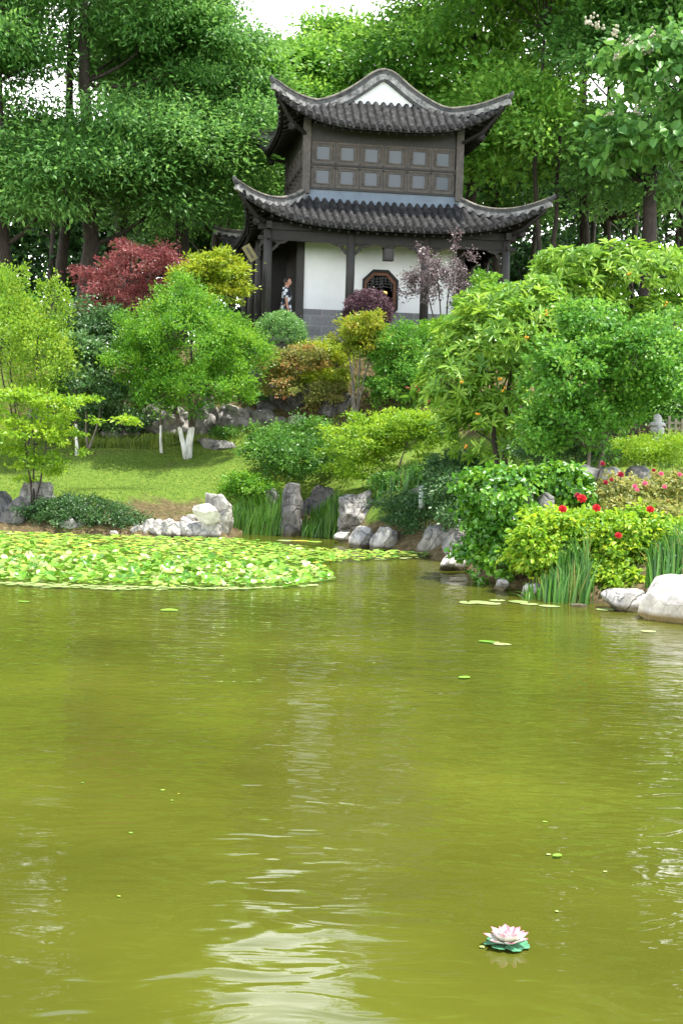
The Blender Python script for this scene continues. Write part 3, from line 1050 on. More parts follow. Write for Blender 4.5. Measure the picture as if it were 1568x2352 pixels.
for k in range(4):
    g = MB(); q = Vector(rot4((-1, -1, 0), k)).normalized()
    base_ = Vector(rot4((-2.1, -2.1, 9.85), k))
    e = Vector(rot4((-UT, -UT, 10.7), k))
    g.tube([base_, base_ + q * .6 + Vector((0, 0, .2)), e - q * .12 + Vector((0, 0, -.16))], [.06, .06, .04], 6)
    g.tube([base_ + q * .5 + Vector((0, 0, .05)), base_ + q * .6 + Vector((0, 0, .08)), base_ + q * .68 + Vector((0, 0, .14))], [.06, .10, .05], 7)
    g.build('corner_rafter', WOOD, upper_roof)

# platform, columns, beams --------------------------------------------------
pl = MB(); pl.box(-3.75, -3.75, 3.2, 3.75, 3.75, FLOOR); pl.box(-3.85, -3.85, FLOOR - .12, 3.85, 3.85, FLOOR + .01)
pl.build('platform', STONEF, pav, bevel=.015)
CX = 3.12
cols_x = (-CX, -.98, .98, CX)
done = set()
for k in range(4):
    for x in cols_x:
        p = rot4((x, -CX, 0), k)
        key = (round(p[0], 1), round(p[1], 1))
        if key in done: continue
        done.add(key)
        c = MB(); c.lathe((p[0], p[1], FLOOR), [(.17, 0), (.17, .06), (.14, .14)], 14)
        st = c.build('column_base', STONEF, None, smooth=False)
        c = MB(); c.lathe((p[0], p[1], FLOOR + .12), [(.115, 0), (.115, 1.6), (.108, 2.80)], 14)
        co_ = c.build('column', WOODC, pav, smooth=True)
        st.parent = co_
bm_ = MB()
for k in range(4):
    for (z0, z1, w) in ((7.18, 7.36, .07), (6.92, 7.02, .045)):
        b = len(bm_.v)
        bm_.v += [rot4(p, k) for p in [(-CX - .25, -CX - w, z0), (CX + .25, -CX - w, z0), (CX + .25, -CX + w, z0), (-CX - .25, -CX + w, z0),
                                       (-CX - .25, -CX - w, z1), (CX + .25, -CX - w, z1), (CX + .25, -CX + w, z1), (-CX - .25, -CX + w, z1)]]
        dz = .0015 * k
        for i in range(8): x, y, z = bm_.v[b + i]; bm_.v[b + i] = (x, y, z + dz)
        for q in ((0, 3, 2, 1), (4, 5, 6, 7), (0, 1, 5, 4), (1, 2, 6, 5), (2, 3, 7, 6), (3, 0, 4, 7)):
            bm_.face([b + i for i in q])
bm_.build('lintel', WOOD, pav)
fz = MB()       # panel between the two front beams
for k in range(4):
    b = len(fz.v)
    fz.v += [rot4(p, k) for p in [(-CX, -CX - .015, 7.02), (CX, -CX - .015, 7.02), (CX, -CX + .015, 7.02), (-CX, -CX + .015, 7.02),
                                  (-CX, -CX - .015, 7.19), (CX, -CX - .015, 7.19), (CX, -CX + .015, 7.19), (-CX, -CX + .015, 7.19)]]
    for q in ((0, 3, 2, 1), (4, 5, 6, 7), (0, 1, 5, 4), (1, 2, 6, 5), (2, 3, 7, 6), (3, 0, 4, 7)):
        fz.face([b + i for i in q])
fz.build('frieze_board', WOOD, pav)
# carved brackets under the beam at each front column
for k in (0, 1, 3):
    for x in cols_x:
        for s in (-1, 1):
            if abs(x + s * .3) > CX: continue
            c = MB()
            pts = []
            for i in range(9):
                t = i / 8
                pts.append(rot4((x + s * (.10 + .44 * t), -CX, 6.92 - .25 * (1 - t) ** 2 - .02 * math.sin(t * 12)), k))
            c.tube(pts, [.05, .04, .035, .045, .03, .035, .04, .03, .02], 6)
            c.tube([rot4((x + s * .12, -CX, 6.9), k), rot4((x + s * .5, -CX, 6.9), k)], .03, 5)
            c.tube([rot4((x + s * .22, -CX, 6.9), k), rot4((x + s * .24, -CX, 6.74), k)], .025, 5)
            c.build('carved_bracket', WOODC, pav)

# lower walls ---------------------------------------------------------------
WX = 2.15
DADO = 5.30
d = MB()
d.box(-WX, -WX, FLOOR, WX, -WX + .26, DADO)
d.build('dado', GRANITE, pav)
for s in (-WX, WX - .26):
    d = MB(); d.box(s, -WX + .262, FLOOR, s + .26, WX, DADO); d.build('side_dado', GRANITE, pav)
# front wall with an octagonal opening
wl = MB()
ox, oz, ow, oh, ch = .0, 5.76, .44, .60, .25
octo = [(ox - ow, oz - oh + ch), (ox - ow + ch, oz - oh), (ox + ow - ch, oz - oh), (ox + ow, oz - oh + ch), (ox + ow, oz + oh - ch), (ox + ow - ch, oz + oh), (ox - ow + ch, oz + oh), (ox - ow, oz + oh - ch)]
X0, X1, Z0, Z1 = -WX + .03, WX - .03, DADO, 7.45
outer = [(X0, oz - oh + ch), (ox - ow + ch, Z0), (ox + ow - ch, Z0), (X1, oz - oh + ch), (X1, oz + oh - ch), (ox + ow - ch, Z1), (ox - ow + ch, Z1), (X0, oz + oh - ch)]
# lower edge of the octagon sits in the dado top, so keep the ring above it
octo = [(x, max(z, DADO + .004)) for x, z in octo]
yf, yb = -WX + .04, -WX + .24
for y in (yf, yb):
    wl.v += [(x, y, z) for x, z in octo] + [(x, y, z) for x, z in outer] + [(X0, y, Z0), (X1, y, Z0), (X1, y, Z1), (X0, y, Z1)]
for s, o in ((0, 0), (1, 20)):
    for i in range(8):
        j = (i + 1) % 8
        f = [o + i, o + j, o + 8 + j, o + 8 + i]
        wl.face(f if s else f[::-1])
    for (c, i, j) in ((16, 0, 1), (17, 2, 3), (18, 4, 5), (19, 6, 7)):
        f = [o + 8 + i, o + 8 + j, o + c]
        wl.face(f if s else f[::-1])
for i in range(8):
    j = (i + 1) % 8
    wl.face((i, j, 20 + j, 20 + i))
front_wall = wl.build('wall', WHITE, pav)


def ring(octo_in, s0, s1, y0, y1):
    mb = MB(); n = 8
    cx_, cz_ = ox, oz
    def sc(p, k):
        dx, dz = p[0] - cx_, p[1] - cz_
        l_ = math.hypot(dx, dz)
        return (cx_ + dx * (l_ + k) / l_, cz_ + dz * (l_ + k) / l_)
    oc = [(ox - ow, oz - oh + ch), (ox - ow + ch, oz - oh), (ox + ow - ch, oz - oh), (ox + ow, oz - oh + ch), (ox + ow, oz + oh - ch), (ox + ow - ch, oz + oh), (ox - ow + ch, oz + oh), (ox - ow, oz + oh - ch)]
    a = [sc(p, s0) for p in oc]; b = [sc(p, s1) for p in oc]
    for y in (y0, y1):
        mb.v += [(x, y, z) for x, z in a] + [(x, y, z) for x, z in b]
    for i in range(n):
        j = (i + 1) % n
        mb.face((i, j, 8 + j, 8 + i)[::-1]); mb.face((16 + i, 16 + j, 24 + j, 24 + i))
        mb.face((8 + i, 8 + j, 24 + j, 24 + i)[::-1]); mb.face((i, j, 16 + j, 16 + i))
    return mb


owin = ring(octo, -.01, .055, yf - .035, yb + .002).build('octagonal_window', WOOD, pav)
ring(octo, -.10, -.012, yf + .03, yb - .03).build('inner_frame', WOODR, owin)
# hanging lattice fringe in the window head
lt = MB()
rg = np.random.default_rng(5)
for i in range(9):
    x = ox - .32 + i * .08
    z1 = oz + oh - .12 - (.1 if abs(x - ox) > .25 else 0)
    lt.tube([(x, yf + .08, z1), (x + .03 * math.sin(i * 2), yf + .08, z1 - .12), (x, yf + .08, z1 - .24 - .05 * math.sin(i * 1.7))], .014, 5)
for j in range(4):
    z = oz + oh - .16 - j * .075
    lt.tube([(ox - .34 + .05 * (j == 0), yf + .08, z), (ox - .1, yf + .08, z - .03), (ox + .12, yf + .08, z + .01), (ox + .34 - .05 * (j == 0), yf + .08, z - .02)], .013, 5)
lt.build('lattice', RIDGED, owin)
# side and rear walls, ceiling, interior
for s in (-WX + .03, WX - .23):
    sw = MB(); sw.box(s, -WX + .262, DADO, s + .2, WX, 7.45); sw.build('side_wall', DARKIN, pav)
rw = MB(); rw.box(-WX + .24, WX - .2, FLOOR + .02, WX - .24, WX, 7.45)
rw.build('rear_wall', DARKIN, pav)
jm = MB()       # timber jambs at the front wall's ends
for s in (-1, 1):
    jm.box(s * WX - .10, -WX - .05, FLOOR + .02, s * WX + .10, -WX + .02, 7.44)
    jm.build('jamb', WOODC, pav); jm = MB()
# veranda board at left, behind the doorway the person passes
vb = MB(); vb.box(-2.9, -.4, FLOOR + .02, -2.32, -.34, 7.0)
vb.build('screen_door', WOOD, pav)
cl = MB(); cl.box(-CX, -CX, 7.46, CX, CX, 7.50); cl.build('ceiling', WOOD, pav)

# upper storey --------------------------------------------------------------
UW = 2.05
core = MB(); core.box(-UW + .12, -UW + .12, 7.51, UW - .12, UW - .12, 10.2)
core.build('upper_wall', WOOD, pav)
fl = MB()
for k in range(4):
    b = len(fl.v)
    fl.v += [rot4(p, k) for p in [(-UW - .10, -UW - .10, 8.08), (UW + .10, -UW - .10, 8.08), (UW + .0, -UW - .01, 8.44), (-UW, -UW - .01, 8.44)]]
    fl.face((b, b + 1, b + 2, b + 3))
fl.build('flashing', FLASH, pav)
for sx in (-1, 1):
    for sy in (-1, 1):
        p = MB(); p.box(sx * UW - .10, sy * UW - .10, 8.3, sx * UW + .10, sy * UW + .10, 10.25)
        p.build('corner_post', WOODC if sy > 0 else WOODW, pav, bevel=.012)
ZB, ZM, ZT = 8.46, 9.09, 9.70
pw_ = (2 * UW - .24) / 6


def window_panel(k, x0, x1, z0, z1):
    f = MB()
    yy = -UW
    def bx(a0, c0, a1, c1, y0, y1):
        b = len(f.v)
        f.v += [rot4(p, k) for p in [(a0, y0, c0), (a1, y0, c0), (a1, y1, c0), (a0, y1, c0), (a0, y0, c1), (a1, y0, c1), (a1, y1, c1), (a0, y1, c1)]]
        for q in ((0, 3, 2, 1), (4, 5, 6, 7), (0, 1, 5, 4), (1, 2, 6, 5), (2, 3, 7, 6), (3, 0, 4, 7)):
            f.face([b + i for i in q])
    fr = .045
    bx(x0, z0, x0 + fr, z1, yy - .03, yy + .03); bx(x1 - fr, z0, x1, z1, yy - .03, yy + .03)
    bx(x0 + fr, z0, x1 - fr, z0 + fr, yy - .028, yy + .03); bx(x0 + fr, z1 - fr, x1 - fr, z1, yy - .028, yy + .03)
    cx_, cz_ = (x0 + x1) / 2, (z0 + z1) / 2
    h = .165
    # back board with square hole as four boards
    bx(x0 + fr, z0 + fr, cx_ - h, z1 - fr, yy + .0, yy + .02); bx(cx_ + h, z0 + fr, x1 - fr, z1 - fr, yy + .0, yy + .02)
    bx(cx_ - h, z0 + fr, cx_ + h, cz_ - h, yy + .0, yy + .02); bx(cx_ - h, cz_ + h, cx_ + h, z1 - fr, yy + .0, yy + .02)
    # carved inner fret: little stepped bars round the pane
    g = h + .018
    for s in (-1, 1):
        bx(cx_ + s * g - .014, cz_ - g, cx_ + s * g + .014, cz_ + g, yy - .022, yy - .001)
        bx(cx_ - g + .015, cz_ + s * g - .014, cx_ + g - .015, cz_ + s * g + .014, yy - .021, yy - .001)
        for t in (-.11, .0, .11):
            bx(cx_ + s * (g + .042) - .022, cz_ + t - .03, cx_ + s * (g + .042) + .022, cz_ + t + .03, yy - .016, yy - .001)
            bx(cx_ + t - .03, cz_ + s * (g + .045) - .018, cx_ + t + .03, cz_ + s * (g + .045) + .018, yy - .016, yy - .001)
        for t in (-1, 1):
            bx(cx_ + s * (g + .04) - .026, cz_ + t * (g + .045) - .022, cx_ + s * (g + .04) + .026, cz_ + t * (g + .045) + .022, yy - .024, yy - .002)
    o = f.build('window', WOODW, pav)
    g2 = MB(); b = 0
    g2.v += [rot4(p, k) for p in [(cx_ - h, yy + .012, cz_ - h), (cx_ + h, yy + .012, cz_ - h), (cx_ + h, yy + .012, cz_ + h), (cx_ - h, yy + .012, cz_ + h)]]
    g2.face((0, 1, 2, 3)); g2.build('pane', GLASS, o)


for k in (0, 1, 3):
    for i in range(6):
        x0 = -UW + .12 + i * pw_
        window_panel(k, x0 + .006, x0 + pw_ - .006, ZB + .04, ZM - .03)
        window_panel(k, x0 + .006, x0 + pw_ - .006, ZM + .03, ZT - .02)
rl = MB()
for k in range(4):
    for (z0, z1, o) in ((ZB - .02, ZB + .035, .05), (ZM - .025, ZM + .025, .06), (ZT - .015, ZT + .45, .03)):
        b = len(rl.v)
        e = .003 * (k % 2)
        rl.v += [rot4(p, k) for p in [(-UW + .1, -UW - o - e, z0), (UW - .1, -UW - o - e, z0), (UW - .1, -UW + .03, z0), (-UW + .1, -UW + .03, z0),
                                      (-UW + .1, -UW - o - e, z1), (UW - .1, -UW - o - e, z1), (UW - .1, -UW + .03, z1), (-UW + .1, -UW + .03, z1)]]
        for q in ((0, 3, 2, 1), (4, 5, 6, 7), (0, 1, 5, 4), (1, 2, 6, 5), (2, 3, 7, 6), (3, 0, 4, 7)):
            rl.face([b + i for i in q])
rl.build('window_rail', WOODC, pav)
for k in (0, 1, 3):
    for i in range(7):
        x = -UW + .12 + i * pw_
        p = rot4((x, -UW - .045, ZM - .09), k)
        pe = MB(); pe.lathe(p, [(.012, -.02), (.03, .0), (.03, .05), (.02, .09), (.03, .13)], 8)
        pe.build('peg', WOODC, pav)

# lantern hanging below the front beam, notice board at the left column -------
lp = pw(0.0, -CX + .0, 0)
lan = empty('hanging_lantern', (lp.x, lp.y, 6.92), 'dark square lantern hanging from the beam above the octagonal window', 'lantern', rz=PHI)
q = MB(); q.box(-.11, -.11, -.36, .11, .11, -.08); q.build('lantern_body', pmat('lantern side', (.055, .05, .05), (.03, .028, .028), 12, .5, .2, .003), lan, bevel=.01)
q = MB(); q.box(-.15, -.15, -.08, .15, .15, -.04); q.tube([(0, 0, -.04), (0, 0, .01)], .02, 6); q.build('lantern_cap', WOOD, lan)
q = MB()
for sx in (-1, 1):
    for sy in (-1, 1): q.box(sx * .11 - .015, sy * .11 - .015, -.39, sx * .11 + .015, sy * .11 + .015, -.08)
q.box(-.13, -.13, -.39, .13, .13, -.36)
q.build('lantern_frame', WOODC, lan)

a = at(574, 581, 36.65)
nb = empty('hanging_plaque', a, 'small tilted yellowish plaque hanging beside the left corner column of the pavilion', 'plaque', rz=PHI)
q = MB(); q.box(-.11, -.012, -.22, .11, .012, .22)
nbo = q.build('board', pmat('plaque board', (.20, .18, .075), (.13, .115, .05), 5, .6, .1, .002), nb); nbo.rotation_euler = (0, R(-33), 0)
q = MB(); q.box(-.03, -.016, -.16, .03, -.0125, .16); qq = q.build('panel', pmat('plaque panel', (.09, .08, .045), (.06, .05, .03), 12, .6, .1, .002), nb); qq.rotation_euler = (0, R(-33), 0)
q = MB(); q.tube([(-.1, 0, .2), (-.05, 0, .9)], .006, 4); q.build('cord', WOOD, nb)

# ------------------------------------------------------------------ people
SKIN = pmat('skin', (.50, .27, .19), (.42, .22, .15), 6, .55, 0)
HAIR = pmat('black hair', (.012, .010, .010), (.02, .016, .014), 30, .5, .3, .003)
TROU = pmat('grey trousers', (.09, .09, .11), (.06, .06, .075), 10, .9, .2, .003)


def shirt_mat():
    m, n, l, b, out = new_mat('patterned shirt')
    tc = n.new('ShaderNodeTexCoord')
    vo = n.new('ShaderNodeTexVoronoi'); vo.inputs['Scale'].default_value = 7.5; vo.inputs['Randomness'].default_value = .75
    l.new(tc.outputs['Object'], vo.inputs['Vector'])
    r = ramp(n, [(.40, (.62, .64, .68)), (.47, (.012, .02, .035))])
    l.new(vo.outputs['Distance'], r.inputs[0]); l.new(r.outputs[0], b.inputs['Base Color'])
    b.inputs['Roughness'].default_value = .9
    return m


def skin_mesh(name, chains, mat, parent, sub=2):
    """chains: list of lists of (x,y,z,r); each chain after the first starts at an existing point index given as int"""
    V, E, RR = [], [], []
    for ch in chains:
        prev = None
        for p in ch:
            if isinstance(p, int): prev = p; continue
            V.append(p[:3]); RR.append(p[3] if len(p) == 4 else (p[3], p[4]))
            if prev is not None: E.append((prev, len(V) - 1))
            prev = len(V) - 1
    me = bpy.data.meshes.new(name); me.from_pydata(V, E, [])
    o = bpy.data.objects.new(name, me); COL.objects.link(o)
    s = o.modifiers.new('skin', 'SKIN'); s.use_smooth_shade = True
    for i, sv in enumerate(me.skin_vertices[0].data):
        sv.radius = (RR[i], RR[i]) if not isinstance(RR[i], tuple) else RR[i]
        sv.use_root = (i == 0)
    u = o.modifiers.new('subdiv', 'SUBSURF'); u.levels = sub; u.render_levels = sub
    bpy.context.view_layer.update()
    dg = bpy.context.evaluated_depsgraph_get()
    m2 = bpy.data.meshes.new_from_object(o.evaluated_get(dg))
    m2.name = name
    bpy.data.objects.remove(o, do_unlink=True)
    m2.materials.clear(); m2.materials.append(mat)
    m2.polygons.foreach_set('use_smooth', [True] * len(m2.polygons))
    return link_mesh(name, m2, None, parent)


def head_mesh(name, c, mat, parent, yaw):
    """head looking along +x before yaw"""
    bm = bmesh.new(); bmesh.ops.create_uvsphere(bm, u_segments=24, v_segments=18, radius=1)
    for v in bm.verts:
        x, y, z = v.co
        s = 1.0
        if z < 0: s = 1 - .28 * (-z) ** 1.5
        X = x * .098 * (1 if x < 0 else .94) * (s if x < 0 else (1 - .12 * max(0, -z))); Y = y * .076 * s; Z = z * .118
        if x > .8 and abs(y) < .25 and -.35 < z < .15: X += .020 * (1 - abs(y) / .25) * (.15 - z) * 2      # nose
        if x > .7 and abs(y) > .12 and abs(y) < .5 and -.02 < z < .2: X -= .007                            # eye sockets
        if x > .75 and abs(y) < .3 and -.62 < z < -.45: X += .005                                          # lips
        if abs(x) < .2 and abs(y) > .9 and -.25 < z < .2: Y += .012 * (1 if y > 0 else -1)                 # ears
        v.co = (X, Y, Z)
    me = bpy.data.meshes.new(name); bm.to_mesh(me); bm.free()
    me.polygons.foreach_set('use_smooth', [True] * len(me.polygons))
    return me


def person(loc, yaw, label, height, shirt, trousers, group=None, hat=None):
    root = empty('person', loc, label, 'person', group, rz=yaw)
    s = height / 1.7
    def S(L): return [[p if isinstance(p, int) else tuple(q * s for q in p) for p in ch] for ch in L]
    # facing +x; y = left
    body = S([[(0, 0, .95, .10), (.0, 0, 1.08, .11), (.01, 0, 1.22, .13), (.0, 0, 1.38, .135), (.0, 0, 1.46, .06), (.015, 0, 1.53, .052), (.025, 0, 1.60, .06)],
              [0, (.0, .07, .88, .08), (.06, .09, .48, .06), (.0, .09, .10, .042), (.05, .09, .04, .04), (.16, .09, .03, .03)],
              [0, (.0, -.07, .88, .08), (-.04, -.09, .48, .06), (-.16, -.09, .13, .042), (-.12, -.09, .05, .04), (-.02, -.09, .03, .03)],
              [3, (.0, .17, 1.38, .06), (-.05, .20, 1.12, .042), (.02, .21, .90, .030), (.035, .21, .86, .026), (.045, .21, .81, .028)],
              [3, (.0, -.17, 1.38, .06), (.02, -.21, 1.12, .042), (.07, -.22, .88, .030), (.085, -.22, .84, .026), (.095, -.22, .79, .028)]])
    # five fingers on either hand
    base_l = len([p for ch in body[:4] for p in ch if not isinstance(p, int)]) - 1
    base_r = len([p for ch in body for p in ch if not isinstance(p, int)]) - 1
    for base, (x, y, z) in ((base_l, (.045, .21, .81)), (base_r, (.095, -.22, .79))):
        for i, (dx, ln) in enumerate(((-.024, .055), (-.008, .068), (.008, .072), (.023, .062))):
            body.append([base] + [tuple(q * s for q in p) for p in ((x + dx, y, z - .035, .0085), (x + dx + .004, y - .004, z - .035 - ln * .55, .0075), (x + dx + .012, y - .008, z - .035 - ln, .0065))])
        body.append([base] + [tuple(q * s for q in p) for p in ((x + .035, y, z + .005, .009), (x + .055, y, z - .03, .0075))])
    bo = skin_mesh('body', body, SKIN, root)
    me = head_mesh('head', None, SKIN, bo, 0)
    # join the head into the body mesh so that the body stays one mesh
    bm = bmesh.new(); bm.from_mesh(bo.data)
    off = len(bm.verts)
    hb = bmesh.new(); hb.from_mesh(me)
    bmesh.ops.transform(hb, matrix=Matrix.Translation((.04 * s, 0, 1.60 * s)) @ Matrix.Scale(s, 4), verts=hb.verts)
    tmp = bpy.data.meshes.new('t'); hb.to_mesh(tmp); bm.from_mesh(tmp); hb.free(); bpy.data.meshes.remove(tmp); bpy.data.meshes.remove(me)
    bm.to_mesh(bo.data); bm.free()
    bo.data.polygons.foreach_set('use_smooth', [True] * len(bo.data.polygons))
    # hair cap
    bm = bmesh.new(); bmesh.ops.create_uvsphere(bm, u_segments=24, v_segments=16, radius=1)
    dl = [v for v in bm.verts if (v.co.x > .35 and v.co.z < .42) or v.co.z < -.35 or (v.co.x > .1 and v.co.z < .1)]
    bmesh.ops.delete(bm, geom=dl, context='VERTS')
    for v in bm.verts:
        k = 1 + .05 * noise.noise(v.co * 4)
        v.co = ((v.co.x * .108 * k + .032) * s, v.co.y * .087 * k * s, (v.co.z * .125 * k + 1.612) * s)
    hm = bpy.data.meshes.new('hair'); bm.to_mesh(hm); bm.free()
    ho = link_mesh('hair', hm, HAIR, root); so_ = ho.modifiers.new('solid', 'SOLIDIFY'); so_.thickness = .012; so_.offset = 1
    sh = S([[(0, 0, .72, .185, .175), (0, 0, .86, .175, .16), (.0, 0, 1.05, .15, .125), (.01, 0, 1.22, .15, .14), (.0, 0, 1.37, .15, .145), (.0, 0, 1.455, .085, .075)],
            [4, (.0, .175, 1.385, .082, .075), (-.02, .20, 1.24, .075, .07), (-.04, .207, 1.13, .072, .065)],
            [4, (.0, -.175, 1.385, .082, .075), (.01, -.205, 1.24, .075, .07), (.02, -.213, 1.13, .072, .065)]])
    skin_mesh('shirt', sh, shirt, root)
    tr_ = S([[(0, 0, .92, .15, .14), (0, 0, .84, .15, .14)], [1, (.0, .08, .76, .115), (.06, .09, .48, .078), (.0, .09, .12, .062)],
             [1, (.0, -.08, .76, .115), (-.04, -.09, .48, .078), (-.15, -.09, .15, .062)]])
    skin_mesh('trousers', tr_, trousers, root)
    return root


p1 = at(657, 700, 37.35)
person((p1.x, 37.35, FLOOR + .01), R(-4), 'person in a dark shirt with pale blotches walking along the left veranda', 1.62, shirt_mat(), TROU)
p2 = at(874, 700, 36.75)
pr2 = person((p2.x, 36.78, FLOOR - .28), R(-60), 'person with black hair in a pinkish top half hidden behind the round purple bush', 1.60, pmat('pink top', (.5, .3, .32), (.42, .24, .27), 9, .9, .1, .003), TROU)
hc = MB(); h0 = at(881, 674, 36.55); hc.lathe((0, 0, 0), [(.02, -.06), (.075, -.045), (.095, 0), (.075, .045), (.02, .06)], 12)
tag(hc.build('hand_fan', pmat('yellow fan', (.6, .42, .12), (.5, .34, .1), 9, .8, 0), loc=h0, smooth=True), 'small round yellow object held up beside the person behind the purple bush', 'held object')
# ------------------------------------------------------------------ trees of the wood
def tree(label, px, Y, blobs, lm, n=150, nl=110, cr=1.0, L=.17, tr=.22, trunks_px=None, seed=1, group='trees of the wood behind the pavilion', name='broadleaf_tree', bark=None, limbs=22, x=None, **kw):
    b = at(px, 900, Y)
    bx = b.x if x is None else x
    tops = []
    if trunks_px:
        for (qx, qy) in trunks_px: tops.append(at(qx, qy, Y))
    else:
        c = blobs[0][0]; r = blobs[0][1]
        tops.append(Vector((c[0], c[1], c[2] + r[2] * .45)))
    return plant(name, label, 'tree', (bx, Y), blobs, lm, n, nl, cr, L, tops, bark or BARK, tr, limbs, group if group else None, seed, crown_name='crown', **kw)


FO = dict(hier=(13, 1.7), flat=.35, shell=.5, up=.9, outw=.35, jit=.45, droop=.35, asp=.36, clumpvar=.35)
FL = dict(hier=(10, 1.35), flat=.42, shell=.5, up=.7, outw=.5, jit=.55, droop=.2, asp=.5, clumpvar=.45)
tree('tall dark green tree with layered foliage, left of the red maple', 195, 43, [blob(215, -350, 470, 190, 43, 3.0), blob(210, 190, 430, 400, 42, 2.2), blob(60, 300, 380, 500, 42, 2.2)], 'forest', 330, 210, .95, .19, .3, [(190, -60)], 11, **FO)
tree('broad dark tree at the left edge of the picture with a thick trunk', 22, 42, [blob(-260, -380, 120, 140, 42, 3.2), blob(-120, 60, 130, 330, 41, 2), blob(-80, 270, 170, 480, 41, 1.8)], 'forest', 320, 200, .95, .19, .32, [(10, -100)], 12, **FO)
tree('dark tree with a crooked open crown between the left edge trunk and the layered tree', 120, 45, [blob(30, -300, 200, 90, 45, 2.2), blob(20, 250, 250, 520, 45, 2.2)], 'forest', 210, 170, .9, .18, .2, [(160, -60)], 13, limbs=34, limb_r=.5, **FO)
tree('large green tree whose crown reaches the pavilion roof from the left', 400, 45, [blob(220, -250, 385, 210, 45, 3.0), blob(380, -15, 530, 200, 45, 2.4), blob(400, 90, 620, 320, 45, 2.6), blob(420, 240, 690, 470, 44, 2.4), blob(270, 260, 420, 440, 44, 2)], 'forest', 400, 210, .9, .18, .28, [(430, -20)], 14, **FO)
tree('slim tree with bright yellow green top beside the open sky', 520, 48, [blob(470, 62, 600, 240, 48, 2.2)], 'forest_light', 90, 120, .8, .18, .18, None, 15, **FL)
tree('light green tree between the open sky and the left corner of the upper roof', 610, 50, [blob(560, 100, 760, 330, 50, 2.6), blob(600, 330, 720, 520, 50, 2)], 'forest_light', 190, 130, .85, .2, .2, None, 16, **FL)
tree('airy tree rising just behind the gable of the pavilion', 760, 53, [blob(690, 40, 850, 240, 53, 2.4)], 'forest_light', 90, 110, .8, .19, .2, None, 17, **FL)
tree('bright green tree behind the right slope of the upper roof', 900, 50, [blob(780, 35, 1010, 300, 50, 2.8), blob(920, -190, 1100, 80, 50, 2.5)], 'forest_light', 240, 130, .9, .2, .22, None, 18, **FL)
tree('tall green tree right of the gable with its crown out of frame', 1060, 48, [blob(980, -320, 1240, 150, 48, 3.0), blob(1040, 120, 1230, 330, 47, 2.2), blob(1090, 300, 1240, 430, 47, 1.8)], 'forest_light', 330, 130, .95, .21, .26, [(1080, -60)], 19, **FL)
tree('slender double trunked tree right of the upper storey', 1245, 44, [blob(1130, -250, 1360, 90, 44, 3.0), blob(1120, 180, 1260, 350, 43, 1.4)], 'forest_light', 270, 180, .9, .18, .13, [(1250, 60), (1285, 90)], 20, **FL)
tree('dark tree in the middle of the wood on the right', 1320, 50, [blob(1180, -350, 1420, 200, 50, 3.0), blob(1230, 230, 1380, 420, 50, 2.0)], 'forest', 300, 180, .95, .19, .24, [(1320, 0)], 21, **FL)
tree('tall dark tree at the right edge of the wood', 1600, 46, [blob(1420, -380, 1760, 60, 46, 3.6), blob(1500, 330, 1700, 470, 47, 2)], 'forest', 260, 180, 1.0, .19, .3, [(1590, -60)], 22, **FL)
tree('dark tree behind the pavilion between the two roofs on the right', 1160, 54, [blob(1050, 260, 1200, 440, 54, 2.4), blob(1080, 420, 1240, 520, 54, 1.8)], 'forest', 90, 120, .9, .2, .2, None, 23, **FL)
tree('thick trunked tree standing right of the lower roof', 1480, 43, [blob(1380, -60, 1600, 240, 43, 2.2), blob(1370, 260, 1500, 420, 43, 1.6)], 'forest', 170, 120, .9, .22, .30, [(1530, 120)], 24, **FL)
tree('dark tree behind the left veranda of the pavilion', 470, 52, [blob(400, 330, 640, 560, 52, 3.0)], 'forest', 200, 130, 1.0, .2, .25, None, 25, **FO)
tree('dark tree whose trunk stands behind the red maple', 335, 47, [blob(230, 60, 420, 300, 47, 2.6)], 'forest', 160, 130, .9, .2, .26, [(350, 120)], 26, **FO)
tree('thin trunked tree near the right end of the wood', 1400, 52, [blob(1330, -150, 1480, 200, 52, 2.0), blob(1400, 380, 1560, 480, 52, 1.5)], 'forest', 80, 110, .9, .2, .18, [(1410, 50)], 27, **FL)
tree('tree with large pale leaves and creamy flower heads at the right edge', 1740, 31, [blob(1400, 60, 1640, 240, 31, 1.3), blob(1370, 270, 1640, 410, 31, 1.2), blob(1530, 90, 1760, 420, 31, 1.5)], 'catalpa', 130, 26, .42, .24, .16,
     [(1740, 60)], 28, group=None, name='catalpa_tree', asp=.72, flat=.35, shell=.4, up=.8, outw=.5, jit=.4, droop=.45, six=True)
CREAM = pmat('cream flowers', (.46, .45, .34), (.36, .31, .24), 9, .8, 0)
cat_root = bpy.data.objects['catalpa_tree']
rg = np.random.default_rng(8)
for (qx, qy) in ((1352, 60), (1372, 68), (1412, 85), (1447, 108), (1470, 130), (1492, 128), (1420, 140), (1510, 250), (1540, 190), (1460, 268), (1395, 275), (1550, 320), (1500, 90)):
    c = at(qx, qy, 30.7); fl_ = MB()
    for _ in range(16):
        o = Vector(rg.normal(size=3)) * .055; o.z = abs(o.z) * 1.7
        p = Vector(c) + o - cat_root.location
        fl_.tube([p, p + Vector((0, 0, .03)), p + Vector((0, 0, .06))], [.012, .03, .006], 5)
    fl_.build('flower_head', CREAM, cat_root)

